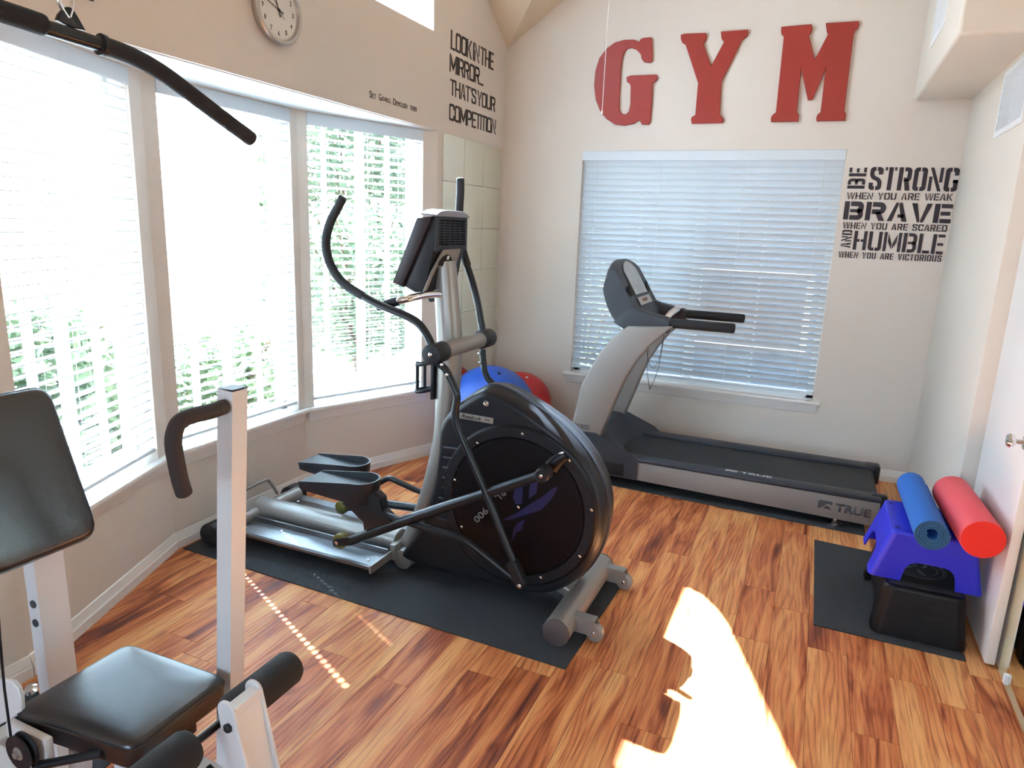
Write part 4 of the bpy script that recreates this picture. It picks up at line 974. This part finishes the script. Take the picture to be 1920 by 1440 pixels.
bm = BM(); tube(bm, [V((-2.10, 2.84, .165)), W(720, 944, y=2.84), W(778, 952, y=2.84), V((-1.2, 2.84, .27))], .021, 14, curve=2); obj('pedal_beam', bm, M_blkmt, el)
# front stabiliser with caster wheels
fx, fz = -.775, .064
bm = BM(); cyl(bm, (fx, 2.335, fz), (fx, 2.965, fz), .056, 32); fs = obj('front_stabiliser', bm, M_silver, el)
bm = BM(); cyl(bm, (fx, 2.325, fz), (fx, 2.337, fz), .057, 32, .004); obj('end_cap', bm, mat('stabiliser_cap', (84, 76, 76), .6), fs)
bm = BM(); cyl(bm, (fx, 2.963, fz), (fx, 2.975, fz), .057, 32, .004); obj('end_cap', bm, mat('stabiliser_cap', (84, 76, 76), .6), fs)
bm = BM(); box(bm, (fx-.06, EC, .10), (.16, .13, .05), Matrix.Rotation(math.radians(24), 3, 'Y'), .012, 3); obj('frame_neck', bm, M_silver, fs)
for yc in (2.44, 2.90):
    bm = BM(); x0 = fx+.045
    for dy in (-.022, .022):
        poly_prism(bm, [(x0, yc+dy-.0015, .100), (x0+.085, yc+dy-.0015, .097), (x0+.105, yc+dy-.0015, .05), (x0+.095, yc+dy-.0015, .035), (x0, yc+dy-.0015, .035)], (0, .003, 0))
    poly_prism(bm, [(x0-.01, yc-.0235, .100), (x0+.085, yc-.0235, .097), (x0+.085, yc-.0235, .1), (x0-.01, yc-.0235, .103)], (0, .047, 0)); cb = obj('caster_bracket', bm, M_silver, fs)
    bm = BM(); cyl(bm, (x0+.085, yc-.016, .042), (x0+.085, yc+.016, .042), .037, 28, .005); obj('caster_wheel', bm, M_cast, cb)
    bm = BM(); lathe(bm, (x0+.085, yc-.0235, .048), (0, -1, 0), [(0, .008), (.003, .008), (.005, .003)], 12); obj('bolt', bm, M_bolt, cb)
# console: deep wedge, screen towards the user, slotted grille on the back
def pxz(pts, y): return [V((x_, y, z_)) for x_, z_ in pts]
bm = BM(); poly_prism(bm, pxz([(-1.535, 1.640), (-1.654, 1.367), (-1.604, 1.352), (-1.462, 1.648)], 2.512), (0, .296, 0), .006, 2)
cs = obj('console', bm, mat('console_brown', (36, 24, 28), .38, bump=(500, .04), spec=.3), el)
dn_ = V((-.273, 0, .119)).normalized(); bm = BM()
poly_prism(bm, [V((-1.546, 2.55, 1.615)), V((-1.546, 2.77, 1.615)), V((-1.640, 2.77, 1.399)), V((-1.640, 2.55, 1.399))], dn_*.004, .001, 1); obj('display', bm, M_screend, cs)
bm = BM(); poly_prism(bm, pxz([(-1.490, 1.645), (-1.610, 1.356), (-1.550, 1.331), (-1.497, 1.340), (-1.462, 1.508), (-1.458, 1.648)], 2.526), (0, .268, 0), .008, 3); bh = obj('back_housing', bm, M_char, cs)
GX = -1.447
bm = BM()
for y0, y1, z0, z1 in ((2.526, 2.794, 1.636, 1.650), (2.526, 2.794, 1.508, 1.532), (2.526, 2.545, 1.532, 1.636), (2.775, 2.794, 1.532, 1.636)): bx(bm, GX-.014, GX, y0, y1, z0, z1)
obj('grille_frame', bm, M_char, cs)
bm = BM(); bx(bm, GX-.0125, GX-.0105, 2.54, 2.78, 1.528, 1.64); obj('grille_backing', bm, M_dark, cs)
for k in range(9):
    z = 1.540+k*.0108; bm = BM(); bx(bm, GX-.006, GX-.001, 2.543, 2.777, z-.0022, z+.0022); obj('grille_bar', bm, M_blkpl, cs, fin=False)
for k in range(1, 5):
    y = 2.543+.234*k/5; bm = BM(); bx(bm, GX-.008, GX-.003, y-.003, y+.003, 1.532, 1.636); obj('grille_bar', bm, M_blkpl, cs, fin=False)
bm = BM(); n = 12; top_ = []
for k in range(n+1):
    t = k/n; y = 2.516+.288*t; top_.append(V((GX+.006, y, 1.655+.020*(1-(2*t-1)**4))))
poly_prism(bm, top_+[V((GX+.006, 2.804, 1.648)), V((GX+.006, 2.516, 1.648))], (-.075, 0, .004), .002, 1); obj('top_cap', bm, mat('cap_grey', (120, 120, 126), .25, coat=.5), cs)
PN = V((.17, 0, -.042)).normalized(); P0_ = V((-1.4505, 2.6, 1.51))
def wpl(px, py, d=0):
    r_ = _f*FPX + _r*(px-960) - _u*(py-720); o_ = P0_+PN*d; return CAM+r_*((o_-CAM).dot(PN)/r_.dot(PN))
bm = BM(); poly_prism(bm, [wpl(*p) for p in ((829, 468), (862, 466), (852, 499), (817, 500), (799, 543), (792, 547), (807, 510))], PN*.006, .001, 1); nc = obj('neck_cover', bm, M_silver2, cs)
bm = BM(); poly_prism(bm, [wpl(*p, .0062) for p in ((820, 499), (823, 490), (829, 482), (837, 477), (844, 479), (847, 486), (846, 498))], PN*.0008); obj('neck_opening', bm, M_dark, nc)
bm = BM(); poly_prism(bm, [wpl(*p, .0072) for p in ((839, 480), (843, 480), (841, 487), (837, 487))], PN*.001); obj('socket', bm, M_vinyl, nc)
# fixed grips below the console
for s in (-1, 1):
    yy_ = EC+s*.20; bm = BM(); tube(bm, [(-1.47, EC+s*.04, 1.325), (-1.50, EC+s*.12, 1.325), (-1.54, yy_, 1.312), (-1.60, yy_+s*.01, 1.295)], .0155, 14, curve=4); g_ = obj('fixed_handlebar', bm, M_chrome, el)
    bm = BM(); tube(bm, [(-1.58, yy_+s*.008, 1.300), (-1.67, yy_+s*.015, 1.272)], .0185, 14, round_end=True); obj('pulse_grip', bm, M_blkpl, g_)
# bottle cage on the user side of the mast
bc = V((-1.545, EC-.02, .965)); bm = BM()
bx(bm, bc.x+.033, bc.x+.048, bc.y-.032, bc.y+.032, .855, 1.045, .003)
for z in (.90, 1.02):
    P_ = [V((bc.x+.038-.045*(1-math.cos(a_)), bc.y+.040*math.sin(a_), z-(.01*(1-math.cos(a_))))) for a_ in [2*PI*k/16 for k in range(17)]]; tube(bm, P_, .010 if z < .95 else .007, 8)
for a_ in (PI*.7, PI*1.3, PI): tube(bm, [V((bc.x+.038-.045*(1-math.cos(a_)), bc.y+.040*math.sin(a_), 1.012)), V((bc.x+.038-.045*(1-math.cos(a_)), bc.y+.040*math.sin(a_), .885))], .0075, 8)
obj('bottle_cage', bm, M_blkpl, el)
# ------------------------------------------------------------------ step stools
def rrect(x0, x1, y0, y1, r, z, n=5):
    out = []
    for cx, cy, a0 in ((x1-r, y1-r, 0), (x0+r, y1-r, PI/2), (x0+r, y0+r, PI), (x1-r, y0+r, 1.5*PI)):
        for k in range(n+1): a_ = a0+PI/2*k/n; out.append(V((cx+r*math.cos(a_), cy+r*math.sin(a_), z)))
    return out
def stool(root, m, bot, topr, z0, z1, r, front_arch, side_arch, th=.006):
    """hollow moulded stool; walls with arch openings. bot/topr = (x0,x1,y0,y1)"""
    zt_ = z1-.012
    def wall(p0, p1, q0, q1, arch_, sgn):
        # p0,p1 bottom corners, q0,q1 top corners; arch_: (from,to,height) along the wall
        P0, P1, Q0, Q1 = V(p0), V(p1), V(q0), V(q1); u = (P1-P0)
        n_ = u.cross(Q0-P0).normalized()*sgn
        def at(s, t): return (P0+u*s)*(1-t)+(Q0+(Q1-Q0)*s)*t
        a0, a1, ah = arch_; bm_ = BM()
        arc = []
        for k in range(13):
            a_ = PI-PI*k/12; ca, sa = math.cos(a_), math.sin(a_)
            ex = abs(ca)**.45*(1 if ca > 0 else -1); ez = abs(sa)**.45
            arc.append(at((a0+a1)/2+(a1-a0)/2*ex, ah*ez))
        pts_ = [at(0, 0)]+arc+[at(1, 0), at(1, 1), at(0, 1)]
        poly_prism(bm_, pts_, n_*th); return bm_
    bm_ = BM()
    x0, x1, y0, y1 = bot; X0, X1, Y0, Y1 = topr
    g = r*.7
    for args in (((x0+g, y0, z0), (x1-g, y0, z0), (X0+g, Y0, zt_), (X1-g, Y0, zt_), front_arch, -1),
                 ((x0+g, y1, z0), (x1-g, y1, z0), (X0+g, Y1, zt_), (X1-g, Y1, zt_), front_arch, 1),
                 ((x0, y0+g, z0), (x0, y1-g, z0), (X0, Y0+g, zt_), (X0, Y1-g, zt_), side_arch, 1),
                 ((x1, y0+g, z0), (x1, y1-g, z0), (X1, Y0+g, zt_), (X1, Y1-g, zt_), side_arch, -1)):
        w_ = wall(*args); join(bm_, w_)
    # rounded corners
    for (cx, cy, Cx, Cy, a0) in ((x0+g, y0+g, X0+g, Y0+g, PI), (x1-g, y0+g, X1-g, Y0+g, 1.5*PI), (x1-g, y1-g, X1-g, Y1-g, 0), (x0+g, y1-g, X0+g, Y1-g, PI/2)):
        prev = None
        for k in range(7):
            a_ = a0+PI/2*k/6; d = V((math.cos(a_), math.sin(a_), 0))
            cur = [bm_.verts.new(V((cx, cy, z0))+d*g), bm_.verts.new(V((Cx, Cy, zt_))+d*g), bm_.verts.new(V((Cx, Cy, zt_))+d*(g-th)), bm_.verts.new(V((cx, cy, z0))+d*(g-th))]
            if prev:
                for i in range(4): bm_.faces.new((prev[i], cur[i], cur[(i+1) % 4], prev[(i+1) % 4]))
            prev = cur
    obj('stool_body', bm_, m, root)
    bm_ = BM(); loft(bm_, [rrect(X0-.001, X1+.001, Y0-.001, Y1+.001, g, zt_-.002), rrect(X0, X1, Y0, Y1, g, z1-.006), rrect(X0+.005, X1-.005, Y0+.005, Y1-.005, g-.004, z1)]); obj('step_top', bm_, m, root)
bs = thing('step_stool', 'low black plastic step box on a square mat beside the door', 'stool', (.56, 3.3, .006))
M_blkst = mat('black_step_plastic', (15, 13, 15), .38, bump=(300, .08), spec=.22)
stool(bs, M_blkst, (.385, .735, 3.035, 3.63), (.412, .712, 3.065, 3.60), .007, .218, .05, (.46, .54, .02), (.12, .88, .45))
bm = BM(); bx(bm, .43, .695, 3.09, 3.58, .2182, .2196, .0005, 1); obj('grip_pad', bm, mat('textured_grip', (40, 40, 44), .8, bump=(700, .5)), bs)
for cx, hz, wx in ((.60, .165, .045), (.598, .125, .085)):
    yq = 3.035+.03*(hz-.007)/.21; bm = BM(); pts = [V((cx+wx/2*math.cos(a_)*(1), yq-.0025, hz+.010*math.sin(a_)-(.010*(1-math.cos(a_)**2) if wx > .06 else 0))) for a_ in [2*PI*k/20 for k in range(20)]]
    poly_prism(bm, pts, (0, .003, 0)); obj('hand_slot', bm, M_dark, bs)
bu = thing('step_stool', 'bright blue plastic step stool standing on the black step box', 'stool', (.57, 3.32, .22))
stool(bu, M_bluep, (.352, .772, 3.125, 3.545), (.408, .722, 3.105, 3.49), .2212, .447, .035, (.26, .80, .46), (.2, .8, .48))
for y in (3.15, 3.445):
    bm = BM(); bx(bm, .425, .447, y-.014, y+.014, .4472, .4484, .0004, 1); obj('grip_slot', bm, mat('blue_slot', (26, 28, 150), .6), bu)
bm = BM(); 
for k in range(2):
    bx(bm, .450+.0, .70, 3.128+k*.345, 3.130+k*.345, .4472, .4482)
obj('raised_line', bm, mat('blue_slot', (26, 28, 150), .6), bu)
bm = BM()
for rr in (.105, .096, .074): 
    prev = None
    ring = [V((.56+rr*math.cos(2*PI*k/48), 3.30+rr*1.0*math.sin(2*PI*k/48), .2200)) for k in range(48)]; tube(bm, ring+[ring[0]], .0016, 4, cap=False)
for a0 in (.3, 1.6, 2.9, 4.3):
    tube(bm, [V((.56+r_*math.cos(a0+r_*11), 3.30+r_*math.sin(a0+r_*11), .2200)) for r_ in (.015, .03, .045, .06, .07)], [.002, .006, .008, .006, .002], 6, flat=(.2, 1))
obj('round_emblem', bm, M_grey, bs)
# rolled mat and foam roller on the stool
mA, mB = V((.527, 2.955, .513)), V((.517, 3.565, .513))
ym = thing('exercise_mat', 'rolled up blue exercise mat lying on the blue stool', 'mat', (.525, 3.25, .448))
axm = (mB-mA).normalized(); rgt = V((1, 0, 0)); upz = V((0, 0, 1))
bm = BM(); turns = 4.6; N = 170; outer = []; inner = []
for k in range(N+1):
    a_ = 2*PI*turns*k/N+PI*.85; r_ = .024+(.064-.024)*k/N; th = .0072
    for L_, rr in ((outer, r_), (inner, r_-th)): L_.append(rgt*math.cos(a_)*rr+upz*math.sin(a_)*rr)
vo = [[bm.verts.new(c+p) for p in L_] for c in (mA, mB) for L_ in (outer, inner)]
for k in range(N):
    bm.faces.new((vo[0][k], vo[0][k+1], vo[2][k+1], vo[2][k])); bm.faces.new((vo[1][k], vo[3][k], vo[3][k+1], vo[1][k+1]))
for j in (0, N): bm.faces.new((vo[0][j], vo[2][j], vo[3][j], vo[1][j]))
obj('rolled_sheet', bm, M_bluem, ym)
for c in (mA-axm*.0008, mB+axm*.0008):
    bm = BM(); a_, b_ = [bm.verts.new(c+p) for p in outer], [bm.verts.new(c+p) for p in inner]
    for k in range(N): bm.faces.new((a_[k], a_[k+1], b_[k+1], b_[k]))
    obj('roll_end', bm, M_bluee, ym, fin=False, label='darker blue spiral end')
rA, rB = V((.696, 2.965, .526)), V((.668, 3.50, .527))
fr_ = thing('foam_roller', 'thick red foam roller lying on the blue stool against the white door', 'roller', (.68, 3.2, .448))
d = (rB-rA).normalized(); bm = BM(); tube(bm, [rA, rA+d*.004, rB-d*.004, rB], [.074, .0765, .0765, .074], 40); obj('roller_body', bm, M_redf, fr_)
for p_, q_ in ((rA-d*.0006, rA), (rB, rB+d*.0006)):
    bm = BM(); cyl(bm, p_, q_, .0735, 40); obj('roller_end', bm, M_rede, fr_, label='bright red cut end')

# ------------------------------------------------------------------ exercise balls
def ball(label, c, r, m, name='exercise_ball'):
    root = thing(name, label, 'ball', (c[0], c[1], 0)); 
    bm = BM(); prof = []; n = 64
    for k in range(n+1):
        a_ = -PI/2+PI*k/n; rr = r*math.cos(a_); gr = 1-.006*max(0, math.sin(a_*22))*(abs(a_) < 1.1); prof.append((r+r*math.sin(a_), rr*gr))
    prof[0] = (0, .001); prof[-1] = (2*r, .001); lathe(bm, (c[0], c[1], c[2]-r), (0, 0, 1), prof, 48)
    obj('ball_skin', bm, m, root)
    bm = BM(); v_ = V((.3, -.25, .92)).normalized(); p = V(c)+v_*r; cyl(bm, p-v_*.003, p+v_*.002, .012, 16); obj('valve', bm, M_vinyl if m is M_ballr else M_blkpl, root); return root
BLc, BLr = V((-2.03, 4.34, .326)), .326
ball('large blue exercise ball on the floor behind the elliptical trainer', BLc, BLr, M_ballb)
RDc, RDr = V((-2.05, 4.937, .25)), .25
RDc.z = RDr
rb = ball('red exercise ball in the far corner behind the blue ball', RDc, RDr, M_ballr)
pp = W(995, 713, y=RDc.y-.2); nv_ = (V((.35, -.80, .48))).normalized(); 
p = RDc+nv_*(RDr+.001); rt_ = V((0, 0, 1)).cross(nv_).normalized(); uu = nv_.cross(rt_)
bm = text_bm('SPRI', p-rt_*.045-uu*.01, rt_, uu, .09, .022, .0008, bold=.02)
for v in bm.verts: v.co = RDc+(v.co-RDc).normalized()*(RDr+.001)
bm.free()

# ------------------------------------------------------------------ weight machine
wm = thing('weight_machine', 'white framed weight machine with black padded seat in the left foreground', 'weight machine', (-1.7, 1.0, 0))
MY = 1.0
def sq(bm, a, b, s, s2=None, bev=.003):
    """square steel tube from a to b"""
    a, b = V(a), V(b); s2 = s2 or s; d = (b-a).normalized(); ref = V((0, 1, 0)) if abs(d.y) < .9 else V((1, 0, 0))
    u_ = (ref-d*ref.dot(d)).normalized(); v_ = d.cross(u_)
    poly_prism(bm, [a+u_*s*.5*i+v_*s2*.5*j for i, j in ((-1, -1), (1, -1), (1, 1), (-1, 1))], b-a)
bm = BM(); sq(bm, (-2.25, MY, .035), (-1.02, MY, .035), .055, .055); obj('base_rail', bm, M_white, wm)
bm = BM(); sq(bm, (-2.10, MY-.40, .035), (-2.10, MY+.10, .035), .055, .055); obj('cross_foot', bm, M_white, wm)
bm = BM(); sq(bm, (-1.30, MY-.22, .035), (-1.30, MY+.26, .035), .05, .05); obj('cross_foot', bm, M_white, wm)
bm = BM(); sq(bm, (-2.20, MY, .06), (-2.20, MY, 2.33), .06, .06); obj('mast', bm, M_white, wm)
bm = BM(); sq(bm, (-2.22, MY, 2.33), (-1.42, MY, 2.36), .055, .055); obj('top_boom', bm, M_white, wm)
for k in range(12):
    bm = BM(); bx(bm, -2.16, -2.02, MY-.36, MY-.10, .12+k*.034, .15+k*.034, .003, 1); obj('weight_plate', bm, M_blkmt, wm)
for s in (-1, 1):
    bm = BM(); cyl(bm, (-2.09, MY-.23+s*.08, .06), (-2.09, MY-.23+s*.08, 2.3), .010, 12); obj('guide_rod', bm, M_chrome, wm)
bpx = -1.785
bm = BM(); sq(bm, (bpx, 1.055, .05), (bpx+.0, 1.055, .93), .078, .045); post = obj('backrest_post', bm, M_white, wm)
for p in ((62, 1132), (71, 1169)):
    q = W(*p, y=1.016); bm = BM(); lathe(bm, (bpx+.002, 1.0155, q.z), (0, -1, 0), [(0, .011), (.003, .011), (.003, .006)], 16); obj('bolt_cap', bm, mat('grey_bolt_cap', (70, 72, 76), .5), post)
# padded cushions
def pad(name, corners, thick, nrm_, r=.04, crown=.008):
    """corners: four 3D points in order; cushion thickened along -nrm_"""
    c = [V(p) for p in corners]; nn = V(nrm_).normalized(); out = []
    for i in range(4):
        a_, b_, d_ = c[i-1], c[i], c[(i+1) % 4]; s_, e_ = b_+(a_-b_).normalized()*r, b_+(d_-b_).normalized()*r
        for k in range(6): t = k/5; out.append(s_*(1-t)**2+b_*2*t*(1-t)+e_*t*t)
    ce = sum(out, V((0, 0, 0)))/len(out)
    def rg(sc_, h): return [ce+(p-ce)*sc_+nn*h for p in out]
    bm_ = BM(); loft(bm_, [rg(.93, -thick), rg(.985, -thick+.004), rg(1, -thick*.75), rg(1.004, -.016), rg(.996, -.006), rg(.972, .001), rg(.93, crown*.5), rg(.75, crown), rg(.4, crown*1.15), rg(.02, crown*1.2)])
    bm_.verts.ensure_lookup_table(); o_ = obj(name, bm_, M_black, wm)
    bm_ = BM(); rn = rg(1.004, -.012); tube(bm_, rn+[rn[0]], .0028, 6, cap=False); obj('piping', bm_, M_black, o_); return o_
zS = .475
sc4 = [W(8, 1345, z=zS), W(252, 1208, z=zS), W(436, 1272, z=zS), W(258, 1402, z=zS)]
x0s, x1s = (sc4[0].x+sc4[1].x)/2, (sc4[2].x+sc4[3].x)/2
sc4 = [V((-1.60, .835, zS)), V((-1.60, 1.135, zS)), V((-1.245, 1.145, zS)), V((-1.245, .870, zS))]
pad('seat', sc4, .062, (0, 0, 1), .035)
bm = BM(); bx(bm, -1.56, -1.28, .93, 1.07, .36, .415, .004); obj('seat_support', bm, M_blkmt, wm)
bm = BM(); sq(bm, (-1.42, .985, .05), (-1.42, .985, .39), .05, .05); obj('seat_post', bm, M_white, wm)
# backrest: plane leaning back slightly
a_, b_ = W(188, 1000, y=1.125), W(92, 722, y=1.125)
lean = (b_-a_).normalized(); 
nB = V((lean.z, 0, -lean.x)).normalized()
if nB.x < 0: nB = -nB
BR_, TR_ = a_, b_
bk = [V((BR_.x, .845, BR_.z)), BR_, TR_, V((TR_.x, .845, TR_.z))]
pad('backrest', bk, .055, nB, .045)
bm = BM(); sq(bm, (bpx+.0, 1.04, .90), (BR_.x-.06, 1.0, BR_.z+.05), .05, .05); obj('backrest_bracket', bm, M_blkmt, wm)
# small pad above at the left edge
bm = BM(); a_ = W(-8, 690, y=.93); box(bm, (a_.x, .90, a_.z+.03), (.05, .06, .12), None, .02, 3); obj('arm_pad', bm, M_black, wm)
# press arm
PT, PB = W(436, 728, y=1.19), W(432, 1262, y=1.19)
dn = (PB-PT).normalized(); PBB = PT+dn*((PT.z-.06)/(-dn.z))
bm = BM(); sq(bm, PT, PBB, .047, .047); pa = obj('press_arm', bm, M_white, wm)
bm = BM(); box(bm, PT+V((0, 0, .001)), (.046, .046, .003), None, .001, 1); obj('end_plug', bm, M_blkpl, pa)
X_ = PT.x+.004
hp_ = [W(*p, x=X_) for p in ((419, 763), (395, 771), (362, 779), (338, 790), (328, 808), (325, 832), (331, 870), (338, 902), (345, 924))]
bm = BM(); tube(bm, hp_, .0178, 20, curve=5, round_end=True); obj('foam_grip', bm, mat('dark_grip_foam', (52, 42, 42), .7, bump=(400, .2)), pa)
bm = BM(); sq(bm, PBB+V((0, .02, -.0)), (PBB.x, MY, .06), .045, .045); obj('press_pivot', bm, M_white, wm)
# leg lever with foam rollers
fxx = -1.10
e1, e2 = W(545, 1262, x=fxx), W(428, 1322, x=fxx)
FZ = (e1.z+e2.z)/2-.004
def foamr(y0, y1):
    bm = BM(); n = 6; tube(bm, [(fxx, y0, FZ), (fxx, y0+.006, FZ), (fxx, y0+.018, FZ), (fxx, y1-.018, FZ), (fxx, y1-.006, FZ), (fxx, y1, FZ)], [.026, .038, .0435, .0435, .038, .026], 28); o_ = obj('foam_roller_pad', bm, M_foam, wm)
    bm = BM(); cyl(bm, (fxx, y0-.002, FZ), (fxx, y1+.002, FZ), .014, 16); obj('roller_core', bm, M_dark, o_)
foamr(e2.y-.005, e1.y+.01); foamr(.70, .905)
bm = BM(); cyl(bm, (fxx, .70, FZ), (fxx, e1.y, FZ), .009, 14); obj('roller_rod', bm, M_blkmt, wm)
lv = None
for yq, nm in ((.955, 'near'), (1.035, 'far')):
    a_ = V((-1.055, yq, .575)); b_ = V((-.985, yq, .20)); dd = (b_-a_).normalized(); nn = V((-dd.z, 0, dd.x)); pts_ = []
    for k in range(11): t = PI*k/10; pts_.append(a_-dd*.024*math.sin(t)*1.0+nn*.024*math.cos(t))
    pts_ += [b_-nn*.036, b_+nn*.036]
    bm = BM(); poly_prism(bm, pts_, (0, .009, 0), .002, 1); o_ = obj('lever_plate', bm, M_white, wm)
    bm = BM(); q = a_+dd*.035; lathe(bm, (q.x+.002, yq-.001, q.z), (0, -1, 0), [(0, .011), (.006, .011), (.010, .005)], 6); obj('bolt', bm, M_blkmt, o_)
bm = BM(); sq(bm, (-1.045, .960, .572), (-1.045, 1.038, .572), .028, .028); obj('lever_crossbar', bm, M_white, wm)
bm = BM(); poly_prism(bm, [(-1.040, .964, .565), (-1.040, 1.035, .565), (-1.0, 1.035, .34), (-1.0, .964, .34)], (.008, 0, .001)); obj('lever_web', bm, M_white, wm)
bm = BM(); bx(bm, -1.03, -.93, .950, 1.055, .16, .30, .006); obj('lever_stop', bm, M_blkpl, wm)
bm = BM(); sq(bm, (-1.30, .985, .35), (-1.04, .985, .33), .05, .05); obj('seat_beam', bm, M_white, wm)
for k, (yy_) in enumerate((.935, .955)):
    bm = BM(); tube(bm, [(-1.10, yy_, .43-.03*k), (-1.04, yy_, .40-.03*k)], .012, 12); obj('stop_pin', bm, M_blkmt, wm)
# pulleys and cable at the lower left
def pulley(c, r, ax=(0, -1, 0)):
    bm = BM(); lathe(bm, c, ax, [(-.010, r), (-.006, r), (0, r-.010), (.006, r), (.010, r), (.0105, r*.45), (.007, r*.42)], 28); o_ = obj('pulley', bm, M_blkpl, wm)
    bm = BM(); lathe(bm, V(c)+V(ax)*.008, ax, [(0, r*.40), (.003, r*.38), (.004, r*.2), (.010, r*.18), (.011, .001)], 20); obj('pulley_hub', bm, M_plate, o_)
pc0 = W(42, 1408, y=.79); pulley((pc0.x, .79, pc0.z), .042)
bm = BM(); bx(bm, pc0.x-.1, pc0.x+.04, .815, .835, pc0.z-.13, pc0.z+.02, .004); obj('pulley_bracket', bm, M_white, wm)
pg = [W(*p, y=.84) for p in ((-30, 1275), (0, 1274), (20, 1278), (33, 1292), (38, 1312), (39, 1335), (20, 1350), (-30, 1372))]
bm = BM(); poly_prism(bm, pg, (0, .012, 0), .003, 1); obj('guard_plate', bm, M_white, wm)
bm = BM(); tube(bm, [W(22, 1395, y=.785), W(8, 1290, y=.785), W(0, 1200, y=.785), W(-8, 1080, y=.785)], .0028, 8); obj('cable', bm, M_blkpl, wm)
bm = BM(); tube(bm, [(pc0.x+.02, .80, pc0.z-.04), (pc0.x+.16, .86, pc0.z+.0), (-1.30, .93, .36)], .010, 10); obj('linkage_rod', bm, M_blkmt, wm)
bm = BM(); sq(bm, (-1.52, .90, .05), (-1.47, .90, .37), .035, .035); obj('seat_brace', bm, M_white, wm)
q = W(70, 1302, z=.12); bm = BM(); lathe(bm, (q.x, q.y, q.z), (.3, -.5, .8), [(0, .012), (.02, .012), (.03, .018), (.05, .02), (.06, .012)], 14); obj('adjust_knob', bm, M_chrome, wm)
# cable, carabiner and lat bar
HX, HY = W(130, 40, y=1.02).x, 1.02
hk = W(128, 40, y=HY); ee = W(470, 262, x=HX+.10)
lb = thing('lat_bar', 'black lat pulldown bar with foam ends hanging at the top left', 'bar', (HX, HY, hk.z-.05))
def Lb(px, py): return W(px, py, x=HX)
axis = [W(-40, 12, x=HX), W(0, 24, x=HX), W(60, 43, x=HX), W(120, 62, x=HX), W(190, 84, x=HX)]
bend = [W(190, 84, x=HX), W(245, 104, x=HX+.0), W(300, 134, x=HX+.01), W(350, 170, x=HX+.02), W(400, 208, x=HX+.03), W(470, 260, x=HX+.04)]
bm = BM(); tube(bm, axis+[W(192, 85, x=HX)], .0145, 18, curve=2); obj('steel_bar', bm, M_blkmt, lb)
bm = BM(); tube(bm, bend, .0185, 20, curve=4, round_end=True); obj('foam_sleeve', bm, M_foam, lb)
dd = (bend[1]-bend[0]).normalized(); bm = BM(); cyl(bm, bend[0]-dd*.004, bend[0]+dd*.006, .022, 20); obj('collar', bm, M_blkpl, lb)
left = [W(78, 46, x=HX), W(30, 30, x=HX), W(-40, 8, x=HX), W(-130, -18, x=HX), W(-190, -20, x=HX)]
bm = BM(); tube(bm, left, .0200, 20, curve=3, round_end=True); obj('foam_sleeve', bm, M_foam, lb)
bm = BM(); tp = [W(*p, x=HX-.004) for p in ((101, 38), (104, 28), (113, 16), (122, 13), (131, 16), (140, 30), (156, 58), (128, 52))]
poly_prism(bm, tp, (.010, 0, 0), .002, 1); obj('hanging_lug', bm, M_blkmt, lb)
cbn = thing('carabiner', 'steel snap hook joining the cable to the lat pulldown bar', 'hook', (HX, HY, hk.z))
bm = BM(); cp2 = [W(*p, x=HX+.002) for p in ((128, 34), (114, 12), (107, -10), (110, -45), (122, -60), (134, -45), (137, -10), (136, 12), (130, 33))]
tube(bm, cp2, .0045, 10, curve=4); obj('hook_body', bm, M_chrome, cbn)
bm = BM(); tube(bm, [W(122, -58, x=HX), (HX, HY, 2.34)], .003, 8); obj('upper_cable', bm, M_blkpl, wm)
pulley((-1.47, MY, 2.30), .04)
